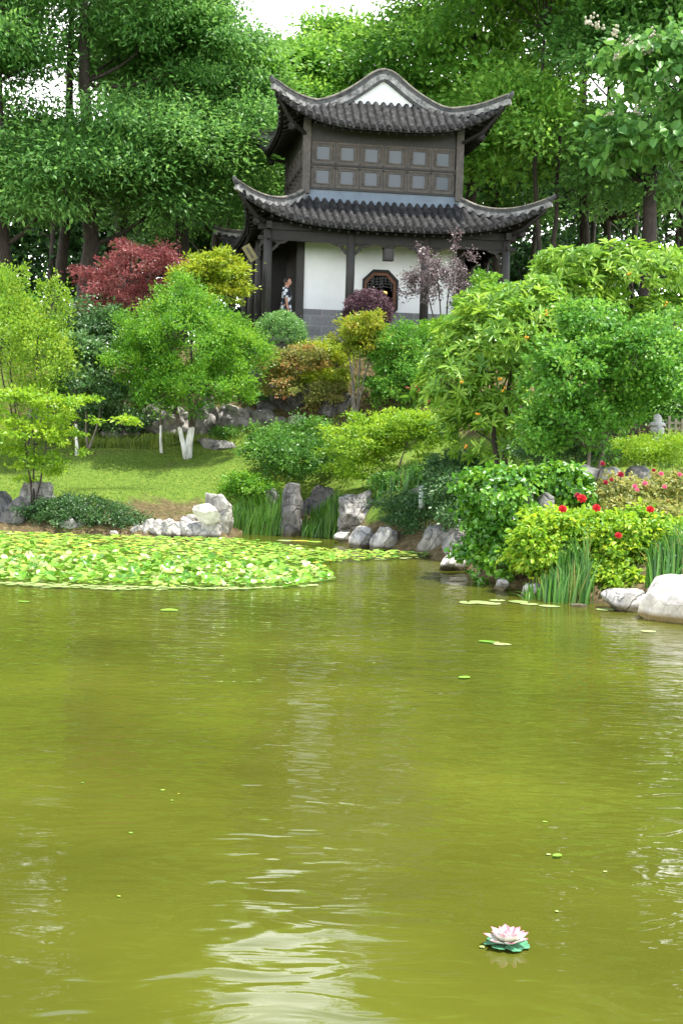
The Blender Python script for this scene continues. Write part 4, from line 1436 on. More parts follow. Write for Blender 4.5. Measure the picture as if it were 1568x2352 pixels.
# far off wood behind everything: dense on the left, thin on the right where the sky glints through
bl = [blob(-450, 150, 40, 760, 62, 4), blob(0, 330, 320, 870, 60, 4), blob(250, 420, 640, 870, 60, 4), blob(500, 640, 1250, 880, 62, 3), blob(560, 300, 800, 700, 62, 4), blob(850, 230, 1300, 560, 63, 3.5), blob(1000, 540, 1700, 760, 60, 2.5), blob(-450, -200, 100, 250, 62, 4), blob(230, -100, 480, 400, 62, 4), blob(1200, 380, 1650, 600, 66, 3), blob(1240, 250, 1460, 480, 64, 2.5), blob(1480, 200, 2000, 470, 64, 3)]
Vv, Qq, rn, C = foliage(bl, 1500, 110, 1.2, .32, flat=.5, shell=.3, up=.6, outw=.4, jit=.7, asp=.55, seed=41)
tag(link_mesh('far_wood', np_mesh('far_wood', Vv, Qq, rn), LM['forest_shade']), 'dark mass of the far off wood seen between the trunks', 'wood', kind='stuff')
# trunks one can tell apart in the gloom
for i, (px, Y, r, top, lab) in enumerate([(1350, 56, .14, 350, 'thin bare trunk behind the right veranda'), (1440, 58, .17, 330, 'bare leaning trunk between the thick trunk and the slim ones'),
                                          (1545, 55, .16, 300, 'bare trunk at the far right of the wood'), (1225, 57, .13, 330, 'thin bare trunk just right of the lower roof tip'),
                                          (280, 55, .15, 380, 'dim bare trunk between the two big trunks on the left'), (95, 56, .16, 380, 'dim bare trunk near the left edge of the wood')]):
    x = at(px, 500, Y).x; z0 = gz(x, Y) - .1; t = at(px + 25, top, Y)
    root = empty('wood_tree', (x, Y, z0), lab, 'tree', 'trees of the wood behind the pavilion')
    mb = MB(); rg = np.random.default_rng(300 + i)
    tp = Vector((t.x - x, 0, t.z - z0))
    pts = curve_pts((0, 0, 0), tp, 9, 0, .06, rg)
    mb.tube(pts, [r * (1 - .5 * j / 8) for j in range(9)], 8)
    for k in range(7):
        j = rg.integers(3, 9); e = pts[j] + Vector((rg.uniform(-2, 2), rg.uniform(-1, 1), rg.uniform(.6, 2)))
        mb.tube(curve_pts(pts[j], e, 5, 0, .15, rg), [r * .3, r * .25, r * .2, r * .12, r * .05], 5)
    mb.build('trunk', BARK, root, smooth=True)
    bb_ = [((t.x, Y, t.z + .3), (1.2, 1.2, 1.2))]
    Vv, Qq, rn, C = foliage(bb_, 18, 90, .7, .2, seed=500 + i, **FL)
    link_mesh('crown', np_mesh('crown', Vv - np.array([x, Y, z0]), Qq, rn), LM['forest'], root)

# ------------------------------------------------------------------ planting on the bank
DEF = dict(asp=.5, flat=.6, shell=.45, up=.65, outw=.6, jit=.6)
def shrub(name, label, cat, px, Y, blobs, lm, nc, nl, cr, L, stems=None, seed=1, bark=None, tr=.04, limbs=10, group=None, x=None, **kw):
    k = dict(DEF); k.update(kw)
    bx = at(px, 1000, Y).x
    tr_tops = [at(a, b, Y) for a, b in stems] if stems else None
    return plant(name, label, cat, (bx, Y), blobs, lm, nc, nl, cr, L, tr_tops, bark, tr, limbs if stems else 0, group, seed, **k)


shrub('red_maple', 'deep red feathery leaved maple in front of the dark wood left of the pavilion', 'tree', 300, 36.6,
      [blob(190, 590, 330, 700, 36.6, 1.0), blob(255, 548, 360, 650, 36.6, .9), blob(320, 570, 425, 690, 36.6, 1.0), blob(165, 690, 250, 725, 36.4, .5), blob(270, 650, 400, 730, 36.6, .8)], 'red', 105, 110, .22, .10, [(300, 600), (350, 620)], 51, asp=.3, flat=.4, droop=.2, tr=.06)
shrub('golden_maple', 'small yellow green maple between the red maple and the pavilion corner', 'tree', 490, 35.8,
      [blob(415, 585, 500, 680, 35.8, .8), blob(460, 575, 550, 670, 35.8, .8), blob(480, 600, 562, 700, 35.8, .7)], 'goldmaple', 100, 110, .2, .10, [(480, 620)], 52, flat=.4, asp=.42, tr=.05)
shrub('crabapple_tree', 'tall loose yellow green bush with upright shoots at the left edge', 'bush', 60, 31.2,
      [blob(-60, 650, 80, 900, 31.2, 1.3), blob(40, 700, 170, 930, 31.2, 1.1), blob(-20, 620, 50, 700, 31.2, .5), blob(100, 660, 160, 740, 31.2, .4), blob(30, 850, 150, 980, 31.4, .9)], 'upright', 300, 60, .17, .075, [(20, 700), (90, 740), (-20, 720)], 53, flat=1.3, shell=.35, tipup=.7, up=.3, tr=.035)
for i, (a, b, c) in enumerate([(58, 608, 660), (128, 625, 690), (152, 655, 720), (8, 612, 665), (92, 640, 700), (30, 640, 690)]):
    r_ = bpy.data.objects['crabapple_tree']
    V1, Q1, r1, C1 = foliage([((at(a, b, 31.2).x, 31.2, (at(a, b, 31.2).z + at(a, c, 31.2).z) / 2), (.07, .07, (at(a, b, 31.2).z - at(a, c, 31.2).z) / 2))], 10, 14, .06, .07, seed=60 + i, flat=1.5, shell=0, tipup=.8, up=.2)
    o = link_mesh('shoot', np_mesh('shoot', V1 - np.array(r_.location), Q1, r1), LM['upright'], r_)
shrub('orange_flecked_bush', 'green bush flecked with orange fruit at the far left behind the upright shoots', 'bush', 20, 33.5,
      [blob(-60, 640, 90, 820, 33.5, 1.2)], 'maple_green', 70, 90, .22, .08, None, 54)
shrub('dark_bush', 'dark green bush with drooping pale tips between the upright bush and the whitewashed tree', 'bush', 230, 34.2,
      [blob(120, 700, 280, 860, 34.2, 1.1), blob(200, 710, 330, 860, 34.2, 1.0), blob(150, 840, 330, 980, 34.4, .9)], 'darkshrub', 130, 100, .22, .10, [(200, 760), (260, 760)], 55)
shrub('broad_leaved_tree', 'small tree with grey green broad leaves and pale twigs left of the whitewashed tree', 'tree', 205, 32.6,
      [blob(110, 765, 215, 900, 32.6, .8), blob(170, 790, 265, 900, 32.6, .7), blob(225, 880, 300, 940, 32.6, .5)], 'greygreen', 80, 45, .17, .13, [(190, 800), (230, 830)], 56, asp=.6, bark=BARKG, tr=.035, limbs=18)
shrub('whitewashed_tree', 'dense round green tree with forked trunk painted white at its foot on the lawn', 'tree', 433, 32.2,
      [blob(300, 690, 590, 890, 32.2, 1.75), blob(258, 760, 390, 900, 32.0, 1.1), blob(470, 740, 612, 890, 32.2, 1.1), blob(345, 655, 500, 760, 32.2, 1.0), blob(390, 632, 450, 690, 32.2, .5), blob(290, 820, 590, 955, 31.8, 1.3)], 'maple_green', 640, 105, .19, .064,
      [(395, 800), (470, 790), (440, 760)], 57, bark=BARKW, tr=.08, limbs=34, fork=.35, limb_r=.55, flat=.75, shell=.5, tipup=.5)
shrub('thin_tree', 'thin young tree with slender grey stem left of the whitewashed tree', 'tree', 372, 32.3, [blob(330, 820, 420, 930, 32.3, .5)], 'maple_green', 22, 60, .15, .075, [(380, 850)], 58, bark=BARKW2, tr=.03, limbs=8)
shrub('thin_tree', 'young tree with whitewashed stem behind the yellow green sapling', 'tree', 178, 31.6, [blob(120, 850, 240, 960, 31.6, .6)], 'darkshrub', 40, 60, .16, .09, [(172, 880)], 59, bark=BARKW, tr=.04, limbs=10)
shrub('sapling', 'yellow green sapling with layered sprays rising from the dark rocks at the left', 'tree', 78, 27.3,
      [blob(-30, 890, 100, 960, 27.3, .7), blob(60, 905, 190, 950, 27.3, .6), blob(130, 905, 225, 940, 27.1, .3), blob(-20, 950, 130, 1040, 27.3, .7), blob(90, 950, 180, 1060, 27.2, .5), blob(30, 1040, 165, 1110, 27.3, .5), blob(215, 955, 325, 985, 27.2, .22), blob(-30, 1010, 60, 1070, 27.3, .4)], 'yellowgreen', 150, 42, .14, .085,
      [(40, 930), (110, 930), (75, 960)], 60, asp=.6, flat=.3, up=.9, outw=.3, tr=.03, limbs=30, fork=.15)
shrub('clipped_bush', 'neatly clipped round light green bush at the foot of the pavilion', 'bush', 645, 35.6, [blob(592, 719, 698, 815, 35.6, .62)], 'clipped', 340, 44, .07, .045, None, 61, lumpy=.12, flat=1, shell=.93, jit=.5, outw=1, up=.2)
for o_ in ():
    pass
shrub('purple_bush', 'round deep purple leaved bush in front of the octagonal window', 'bush', 845, 36.2, [blob(793, 666, 898, 770, 36.2, .6)], 'purple', 420, 44, .07, .05, None, 62, lumpy=.15, flat=1, shell=.72, jit=.5, outw=1, up=.2)
shrub('wispy_tree', 'slender purple grey leaved tree with loose weeping shoots before the white wall', 'tree', 1010, 35.6,
      [blob(915, 610, 1000, 725, 35.6, .45), blob(955, 560, 1010, 700, 35.6, .4), blob(990, 590, 1072, 730, 35.6, .5), blob(1035, 515, 1056, 600, 35.6, .2), blob(960, 545, 972, 590, 35.6, .15), blob(1070, 560, 1090, 620, 35.6, .15)], 'wispy', 115, 34, .10, .075, [(1000, 600), (1045, 540), (970, 620), (1060, 620)], 63, flat=1.3, shell=.2, up=.3, droop=.3, tr=.03, limbs=20)
shrub('crape_myrtle', 'upright multi stemmed small tree with yellow and orange tinged flat top below the purple bush', 'tree', 812, 33.6,
      [blob(768, 735, 850, 815, 33.6, .5), blob(800, 718, 885, 800, 33.6, .5), blob(790, 760, 900, 830, 33.6, .5)], 'myrtle', 120, 70, .12, .075, [(795, 790), (825, 790), (855, 800), (812, 800)], 64, bark=BARKG, tr=.045, limbs=24, tipup=.5, flat=.8)
shrub('bright_bush', 'fresh bright green bush right of the crape myrtle', 'bush', 905, 33.8, [blob(845, 745, 970, 860, 33.8, .8), blob(850, 830, 985, 950, 33.5, .8)], 'ivy', 160, 80, .17, .08, None, 65, trans=None) if False else None
shrub('bright_bush', 'fresh bright green bush right of the multi stemmed small tree', 'bush', 905, 33.8, [blob(845, 745, 970, 870, 33.8, .8), blob(850, 830, 985, 950, 33.5, .8)], 'round', 190, 80, .17, .08, None, 65)
shrub('lime_bush', 'lime green bush before the dado at the right of the purple bush', 'bush', 1000, 34.6, [blob(940, 730, 1060, 830, 34.6, .7), blob(1060, 640, 1165, 760, 35.0, .7)], 'maple_green', 150, 80, .17, .08, None, 66)
shrub('nandina', 'orange tinged feathery shrub spilling over the rocks right of the whitewashed tree', 'shrub', 665, 34.0,
      [blob(590, 800, 700, 880, 34.0, .6), blob(650, 790, 750, 860, 34.1, .6), blob(600, 850, 690, 920, 33.8, .5)], 'orange', 130, 70, .15, .075, [(640, 830), (690, 830)], 67, tr=.02)
shrub('yellow_shrub', 'yellowish low shrub under the clipped bush', 'shrub', 730, 34.9, [blob(680, 780, 800, 850, 34.9, .7), blob(690, 840, 800, 905, 34.3, .6)], 'goldmaple', 110, 80, .16, .07, None, 68)
shrub('rockside_shrub', 'small tawny shrub hanging down the dark rock face left of the slim stems', 'shrub', 735, 33.9, [blob(700, 870, 790, 950, 33.9, .4)], 'rosedry', 40, 70, .14, .07, None, 69)
shrub('red_tipped_shrub', 'shrub with crimson young leaves among the green right of the fresh green bush', 'shrub', 990, 32.0, [blob(955, 880, 1015, 935, 32.0, .3)], 'redtip', 30, 40, .12, .08, None, 70)
shrub('azalea_mound', 'wide rounded dark green shrub mound hanging over the reeds', 'bush', 650, 29.8,
      [blob(555, 985, 720, 1090, 29.8, 1.0), blob(600, 968, 800, 1080, 30.2, 1.0), blob(640, 1020, 800, 1115, 29.4, .8)], 'azalea', 320, 80, .16, .065, None, 71)
shrub('leaning_maple', 'yellow green spreading maple with leaning pale stem above the centre rocks', 'tree', 915, 28.4,
      [blob(750, 950, 920, 1080, 28.4, .9), blob(850, 945, 1000, 1060, 28.4, .9), blob(950, 940, 1040, 1030, 28.6, .7), blob(760, 1040, 900, 1115, 28.2, .6)], 'yellowgreen', 290, 75, .16, .07, [(880, 1060), (930, 1030)], 72, bark=BARKG, tr=.04, flat=.4, limbs=20)
shrub('inlet_bush', 'low light green bush over the reeds beside the tall pale rock', 'bush', 560, 28.8, [blob(510, 1088, 610, 1150, 28.8, .5), blob(570, 1105, 640, 1150, 28.9, .4)], 'maple_green', 70, 80, .13, .06, None, 73)
shrub('waterside_bush', 'fine leaved low bush on the centre rocks', 'bush', 960, 25.9, [blob(870, 1135, 1065, 1205, 25.9, .8), blob(885, 1170, 1030, 1245, 25.5, .5)], 'darkshrub', 210, 90, .13, .05, None, 74, tipup=.5)
shrub('bank_bush', 'mid green bush on the bank between the leaning maple and the fine leaved bush', 'bush', 900, 27.6, [blob(850, 1085, 960, 1150, 27.6, .5), blob(930, 1070, 1010, 1130, 27.8, .5)], 'azalea', 110, 70, .14, .06, None, 92)
shrub('bank_bush', 'dim green bush in the shade below the loquat beside the vine mound', 'bush', 1040, 24.2, [blob(985, 1085, 1090, 1190, 24.4, .8), blob(1010, 1160, 1080, 1215, 23.6, .5)], 'darkshrub', 150, 70, .15, .065, None, 93)
shrub('bank_bush', 'low green bush behind the rock face left of the slim stems', 'bush', 600, 35.4, [blob(560, 880, 660, 945, 35.4, .7)], 'azalea', 60, 70, .16, .07, None, 94)
shrub('fence_bush', 'dark green bushes behind the garden lamp and fence at the right edge', 'bush', 1510, 29.5, [blob(1400, 900, 1640, 985, 29.5, .9)], 'azalea', 110, 70, .2, .09, None, 95)
# loquats
shrub('loquat_tree', 'large loquat with long glossy leaves and orange fruit filling the right side below the pavilion', 'tree', 1160, 25.6,
      [blob(985, 690, 1220, 960, 25.6, 1.5), blob(1060, 660, 1330, 860, 26.0, 1.5), blob(960, 790, 1120, 980, 25.4, .9), blob(1010, 880, 1230, 1090, 25.4, 1.1), blob(1150, 640, 1300, 780, 26, .9)], 'loquat', 900, 11, .1, .185,
      [(1130, 800), (1200, 760)], 75, whorl=True, six=True, asp=.27, shell=.6, tr=.09, limbs=26)
shrub('loquat_tree', 'loquat with yellowish crown tops standing at the right edge against the wood', 'tree', 1400, 27.2,
      [blob(1215, 575, 1420, 700, 27.2, 1.2), blob(1350, 560, 1600, 720, 27.2, 1.4), blob(1150, 640, 1400, 800, 27.0, 1.2), blob(1400, 680, 1640, 880, 27.0, 1.4)], 'loquat', 900, 11, .1, .19,
      [(1350, 700), (1450, 660)], 76, whorl=True, six=True, asp=.27, shell=.6, tr=.09, limbs=22)
shrub('round_leaved_tree', 'dense tree with small rounded green leaves and mottled stem in front of the loquats', 'tree', 1352, 22.6,
      [blob(1210, 760, 1440, 960, 22.6, 1.15), blob(1330, 720, 1600, 940, 22.6, 1.3), blob(1200, 900, 1420, 1050, 22.4, .9), blob(1400, 850, 1600, 935, 22.6, 1.0), blob(1280, 690, 1420, 800, 22.8, .7), blob(1190, 930, 1330, 1060, 22.6, .8), blob(1390, 900, 1480, 1000, 22.9, .8)], 'round', 640, 60, .17, .075,
      [(1375, 880), (1420, 860)], 77, bark=bark_mat('bark whitewashed pale', (.2, .17, .13), (.09, .075, .06), white=.55), tr=.06, limbs=30, asp=.65, fork=.3)
FR = pmat('orange fruit', (.65, .30, .02), (.55, .22, .015), 9, .45, 0)
lq = [o for o in COL.objects if o.name.startswith('loquat_tree')]
rgf = np.random.default_rng(4)
for (qx, qy, r_i) in [(1255, 718, 0), (1205, 778, 0), (1146, 870, 0), (1156, 893, 0), (1060, 876, 0), (1095, 950, 0), (1068, 1025, 0),
                      (1468, 612, 1), (1445, 628, 1), (1530, 700, 1)]:
    root = lq[r_i]; Yf = (24.3 if r_i == 0 else 25.9)
    c = at(qx, qy, Yf)
    m = MB()
    for k in range(3):
        o = Vector(rgf.normal(size=3)) * .018
        p = c + o - root.location
        m.lathe(p, [(.004, -.021), (.015, -.016), (.021, 0), (.016, .014), (.004, .021)], 9)
    m.build('fruit_cluster', FR, root, smooth=True)

# right bank: vine mounds, rose bed
IV = dict(asp=.75, flat=.5, shell=.75, outw=1.0, up=.6, jit=.45, six=True, droop=.3)
shrub('vine_mound', 'glossy green vine heaped over rocks at the water edge on the right', 'vine', 1130, 19.9,
      [blob(1065, 1065, 1215, 1215, 20.3, .75), blob(1062, 1190, 1200, 1335, 19.9, .6), blob(1120, 1150, 1240, 1280, 19.9, .6), blob(1100, 1240, 1220, 1330, 19.7, .5)], 'ivy', 380, 22, .11, .085, None, 81, **IV)
shrub('vine_mound', 'glossy green vine covering the rock beside the upright grey stone', 'vine', 1290, 20.9,
      [blob(1215, 1070, 1345, 1150, 20.9, .5), blob(1260, 1100, 1345, 1170, 20.7, .4)], 'ivy', 130, 22, .10, .085, None, 82, **IV)
RB = dict(asp=.55, flat=.5, shell=.6, outw=.7, up=.8, jit=.5, six=True, droop=.15)
shrub('rose_bush', 'yellow green rose bush with red blooms right of the vine mound', 'rose bush', 1290, 19.0,
      [blob(1205, 1170, 1340, 1290, 19.0, .6), blob(1180, 1200, 1270, 1330, 18.7, .5), blob(1280, 1180, 1400, 1290, 19.2, .6)], 'rose', 420, 24, .11, .075, None, 83, **RB)
shrub('rose_bush', 'yellow green rose bush behind the irises with one low red bloom', 'rose bush', 1430, 18.7,
      [blob(1350, 1180, 1480, 1330, 18.7, .6), blob(1420, 1180, 1580, 1330, 18.9, .6), blob(1340, 1290, 1460, 1370, 18.3, .5)], 'rose', 440, 24, .11, .075, None, 84, **RB)
shrub('rose_bush', 'tawny leaved rose bush with pink and crimson blooms at the right edge', 'rose bush', 1470, 20.9,
      [blob(1370, 1095, 1500, 1190, 20.9, .7), blob(1470, 1085, 1640, 1200, 21.0, .8), blob(1370, 1140, 1600, 1230, 20.2, .7)], 'rosedry', 340, 22, .11, .065, None, 85, **RB)
shrub('bamboo_bush', 'fluffy lime yellow bush below the fence at the right edge', 'bush', 1490, 25.0,
      [blob(1390, 1005, 1540, 1075, 25.0, .8), blob(1480, 1000, 1640, 1080, 25.0, .8)], 'yellowgreen', 200, 60, .15, .06, None, 86, asp=.3, tipup=.4)
shrub('low_bush', 'small green bush under the loquat beside the pale marker post', 'bush', 1040, 26.6, [blob(985, 1040, 1120, 1130, 26.6, .6)], 'darkshrub', 60, 70, .16, .08, None, 87)
shrub('ground_bush', 'low mossy green shrub under the round leaved tree', 'bush', 1270, 23.6, [blob(1180, 1010, 1400, 1075, 23.6, .8)], 'darkshrub', 130, 60, .14, .05, None, 88)
shrub('bank_shrub', 'dark trailing shrub on the left bank above the broken pale rocks', 'shrub', 200, 27.2, [blob(50, 1150, 240, 1228, 26.9, .6), blob(180, 1160, 330, 1228, 26.8, .5), blob(110, 1140, 230, 1190, 27.3, .5)], 'darkshrub', 260, 70, .12, .055, None, 89)
shrub('underplanting', 'low dark shrub behind the tufted edging on the lawn left of the whitewashed tree', 'shrub', 270, 34.0, [blob(230, 940, 340, 1000, 34.0, .6), blob(190, 900, 260, 1000, 34.2, .6)], 'darkshrub', 90, 70, .17, .08, None, 90)
shrub('underplanting', 'low leafy shrub at the foot of the dark rock right of the whitewashed tree', 'shrub', 520, 33.6, [blob(480, 985, 560, 1008, 33.4, .4)], 'azalea', 30, 60, .12, .06, None, 91)

# rose blooms ---------------------------------------------------------------
REDR = pmat('red petals', (.60, .012, .012), (.38, .008, .012), 20, .55, .1, .003)
PINKR = pmat('pink petals', (.75, .16, .25), (.6, .07, .14), 20, .55, .1, .003)
CRIM = pmat('crimson petals', (.35, .008, .03), (.22, .006, .02), 20, .55, .1, .003)


def bloom(parent, c, r, mat, seed):
    rg = np.random.default_rng(seed)
    P, N, D, L, W_ = [], [], [], [], []
    for ring_, (n, tilt, ln) in enumerate(((7, .15, 1.0), (6, .6, .85), (5, 1.2, .7), (4, 2.4, .5))):
        for i in range(n):
            a = 2 * math.pi * i / n + ring_ * .5
            dd = Vector((math.cos(a), math.sin(a), tilt)).normalized()
            P.append(dd * r * .05); D.append(dd); N.append(Vector((-math.cos(a) * tilt, -math.sin(a) * tilt, 1)).normalized()); L.append(r * ln); W_.append(r * ln * 1.05)
    V1, Q1, r1 = leaves(np.array(P), np.array(N), np.array(D), np.array(L), np.array(W_), rg.uniform(0, 1, len(P)), fold=.3, six=True)
    tilt = Matrix.Rotation(R(55), 3, 'X')
    V1 = V1 @ np.array(tilt).T + np.array(c) - np.array(parent.location)
    return link_mesh('bloom', np_mesh('bloom', V1, Q1), mat, parent)


rb = sorted([o for o in COL.objects if o.name.startswith('rose_bush')], key=lambda o: o.name)
for i, (qx, qy, Yb, k, r, mt) in enumerate([(1335, 1145, 18.7, 0, .085, REDR), (1326, 1138, 18.8, 0, .07, CRIM), (1291, 1169, 18.3, 0, .075, REDR), (1369, 1167, 18.5, 0, .075, REDR),
                                            (1419, 1230, 18.0, 1, .06, REDR), (1492, 1170, 18.4, 1, .07, REDR), (1425, 1090, 20.3, 2, .075, CRIM), (1390, 1108, 20.2, 2, .06, CRIM), (1383, 1065, 20.4, 2, .06, CRIM),
                                            (1457, 1117, 20.2, 2, .06, PINKR), (1480, 1110, 20.2, 2, .06, PINKR), (1517, 1088, 20.3, 2, .06, PINKR), 
                                            (1525, 1118, 20.2, 2, .055, PINKR), (1560, 1090, 20.2, 2, .055, PINKR), (1500, 1080, 20.4, 2, .05, CRIM), (1403, 1102, 20.2, 2, .05, CRIM), (1462, 1125, 20.1, 2, .05, PINKR)]):
    bloom(rb[k], at(qx, qy, Yb), r * (.78 if mt is REDR else .65), mt, i)

# iris and reeds ------------------------------------------------------------
def clump(name, label, cat, px0, px1, Y, dy, n, h, lm, w, lean, seed, z=None, group=None):
    xa = at(px0, 1300, Y).x; xb = at(px1, 1300, Y).x
    cx = (xa + xb) / 2; rg = np.random.default_rng(seed)
    x = rg.uniform(xa - cx, xb - cx, n); y = rg.uniform(-dy, dy, n)
    zz = np.maximum(ground(x + cx, y + Y), -.1)
    z0 = float(zz.min())
    return blades(name, label, cat, (cx, Y, z0), np.stack([x, y, zz - z0], 1), h, lm, w, lean, group, seed)


clump('iris_clump', 'tall upright iris clump standing in the water below the rose bushes', 'iris', 1245, 1355, 17.75, .3, 190, .74, 'iris', .032, .34, 101)
clump('iris_clump', 'arching iris clump thick behind the white boulder at the right edge', 'iris', 1490, 1640, 17.3, .35, 220, .98, 'iris', .036, .55, 102)
clump('iris_clump', 'few bent pale iris leaves trailing on the water left of the tall iris clump', 'iris', 1205, 1240, 17.9, .2, 22, .45, 'reed', .03, 1.3, 103)
clump('reed_bed', 'bright green reeds in the inlet right of the tall pale rock', 'reeds', 535, 648, 28.3, .45, 430, .82, 'reed', .028, .4, 104)
clump('reed_bed', 'darker reeds in the inlet between the two tall dark rocks', 'reeds', 692, 775, 28.2, .35, 260, .66, 'reed', .028, .4, 105)
clump('reed_bed', 'blue green leafy reeds above the centre rocks', 'reeds', 860, 950, 27.4, .3, 130, .5, 'iris', .03, .4, 106)

# tufted edging on the lawn -------------------------------------------------
for i in range(12):
    px = 195 + i * 20
    Y = 33.1
    if px > 372 and px < 385: px = 388
    x = at(px, 1030, Y).x
    rg = np.random.default_rng(200 + i)
    n = 190
    p = np.stack([rg.normal(size=n) * .10, rg.normal(size=n) * .12], 1)
    labs = ['leftmost tuft of the long grassy edging at the top of the lawn', 'second tuft from the left in the grassy edging', 'third tuft from the left in the grassy edging', 'fourth tuft from the left in the grassy edging',
            'fifth tuft from the left in the grassy edging', 'sixth tuft from the left in the grassy edging', 'sixth tuft from the right in the grassy edging', 'fifth tuft from the right in the grassy edging',
            'fourth tuft from the right in the grassy edging', 'third tuft from the right in the grassy edging', 'second tuft from the right in the grassy edging', 'rightmost tuft of the grassy edging close to the whitewashed trunk']
    blades('grass_tuft', labs[i], 'grass tuft', (x, Y, gz(x, Y) - .02), p, .36, 'grass', .016, .9, 'tufts edging the top of the lawn', 200 + i, seg=4, bend=.75)

# turf ----------------------------------------------------------------------
rg = np.random.default_rng(77)
n = 60000
x = rg.uniform(-9, -.8, n); y = rg.uniform(26.4, 33.2, n)
sd = pond_sd(x, y); z = ground(x, y)
keep = (sd > .3) & (z > .3 + .35 * rg.uniform(0, 1, n))
x, y, z = x[keep], y[keep], z[keep]
blades('turf', 'short mown turf of the sloping lawn', 'grass', (0, 0, 0), np.stack([x, y, z - .01], 1), .035, 'grass', .012, .6, None, 78, seg=2, kind='stuff')
n = 9000
x = rg.uniform(1.5, 9, n); y = rg.uniform(17, 30, n)
sd = pond_sd(x, y); z = ground(x, y); keep = sd > .2
blades('ground_cover', 'low green ground cover between the shrubs of the right bank', 'ground cover', (0, 0, 0), np.stack([x[keep], y[keep], z[keep] - .01], 1), .13, 'grass', .03, .8, None, 79, seg=2, kind='stuff')
n = 9000
x = rg.uniform(-9, 5.5, n); y = rg.uniform(33, 37, n)
z = ground(x, y)
blades('ground_cover', 'ground cover on the slope under the pavilion', 'ground cover', (0, 0, 0), np.stack([x, y, z - .01], 1), .16, 'grass', .035, .8, None, 80, seg=2, kind='stuff')

# ------------------------------------------------------------------ rocks
rock('tall white and grey eroded rock standing at the corner of the inlet', 464, 1118, 530, 1236, 26.75, ROCKL, 1, depth=.3)
rock('bright white angular slab leaning on the tall eroded rock', 452, 1150, 510, 1190, 26.4, ROCKW, 2, depth=.16, rough=1.2, lean=-.35)
for i, (a, b, c, d_, lab) in enumerate([(302, 1210, 325, 1236, 'smallest of the pale rocks edging the lawn, at their left end'), (322, 1200, 352, 1238, 'pale jagged rock second from the left in the row below the lawn'),
                                        (345, 1192, 372, 1238, 'pale peaked rock third in the row below the lawn'), (366, 1196, 396, 1238, 'pale block fourth in the row below the lawn'),
                                        (390, 1200, 420, 1238, 'pale squat rock in the middle of the row below the lawn'), (414, 1202, 446, 1238, 'yellow stained pale rock right of the middle of the row below the lawn'),
                                        (440, 1206, 470, 1238, 'pale rock next to last in the row, left of the tall eroded rock'), (462, 1190, 500, 1238, 'pale rock at the foot of the tall eroded rock')]):
    rock(lab, a - 7, b - 5 - (i * 7) % 13, c + 7, d_, 26.5 + .05 * (i % 2), ROCKL, 20 + i, depth=.26, group='pale rocks edging the lawn')
rock('whitish broken rock at the water under the dark trailing shrub', 132, 1180, 178, 1236, 26.5, ROCKL, 3, depth=.25)
rock('low pale rock beside the whitish broken rock', 165, 1195, 205, 1230, 26.6, ROCKM, 4, depth=.25)
rock('small bright fragment half sunk at the edge of the lily pads', 258, 1216, 276, 1238, 26.2, ROCKW, 5, depth=.06, lean=-.3)
rock('tiny pale stone by the water left of the broken rock', 66, 1212, 88, 1230, 26.5, ROCKL, 6, depth=.12)
rock('pale flat stone lying on the bank above the broken rock', 175, 1152, 210, 1168, 27.2, ROCKL, 61, depth=.2)
rock('buff stone in the bare earth beside the white slab', 428, 1176, 454, 1204, 26.75, ROCKL, 62, depth=.15)
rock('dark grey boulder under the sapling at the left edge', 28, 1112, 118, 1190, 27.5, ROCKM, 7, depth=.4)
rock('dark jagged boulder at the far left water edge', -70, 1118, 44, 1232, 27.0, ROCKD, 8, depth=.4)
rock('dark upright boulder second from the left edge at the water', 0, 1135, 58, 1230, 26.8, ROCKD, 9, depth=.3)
rock('broad dark rock face right of the whitewashed tree', 480, 930, 600, 1008, 34.2, ROCKM, 10, depth=.7, rough=1.3)
rock('pale topped grey rock right end of the rock face', 560, 935, 672, 1000, 34.3, ROCKM, 11, depth=.6, rough=1.3)
rock('rounded buff stone on top of the rock face', 662, 950, 706, 985, 33.8, ROCKL, 12, depth=.3)
rock('dark hollowed rock behind the slim multi stemmed tree', 735, 885, 815, 965, 34.3, ROCKD, 13, depth=.6, rough=1.3)
rock('pale pinkish rock amid the orange tinged shrub', 640, 820, 705, 880, 34.9, ROCKL, 14, depth=.4)
rock('tawny dark rock under the orange tinged shrub', 600, 865, 730, 960, 34.9, ROCKD, 15, depth=.6)
rock('grey pitted rock behind the whitewashed trunk', 330, 915, 430, 1000, 34.4, ROCKM, 16, depth=.5, rough=1.3)
rock('grey rock just right of the whitewashed trunk', 445, 905, 500, 1000, 34.3, ROCKM, 17, depth=.4, rough=1.3)
rock('grey rock left of the thin young tree', 240, 955, 345, 1012, 34.4, ROCKM, 18, depth=.5, rough=1.3)
rock('flat sunlit ledge rock at the right end of the lawn', 450, 1006, 560, 1036, 33.0, ROCKM, 19, depth=.6)
rock('small white rock between the tufts and the whitewashed trunk', 376, 1000, 425, 1024, 33.5, ROCKW, 30, depth=.3)
rock('dark tawny rock slab above the sapling at the left edge', 60, 935, 110, 980, 34.0, ROCKD, 31, depth=.4)
rock('tall dark brown rock between the two reed beds', 648, 1108, 692, 1226, 27.9, ROCKD, 32, depth=.3)
rock('slim pointed grey rock left of the tall dark brown rock', 612, 1115, 640, 1170, 28.6, ROCKM, 33, depth=.15)
rock('tall grey eroded rock under the leaning maple', 772, 1118, 868, 1226, 27.3, ROCKM, 34, depth=.5, rough=1.3)
rock('flat dark rock behind the darker reeds', 690, 1110, 780, 1215, 29.0, ROCKD, 35, depth=.3)
rock('pale flat stone in the water at the foot of the tall grey rock', 768, 1222, 802, 1240, 26.4, ROCKL, 36, depth=.15)
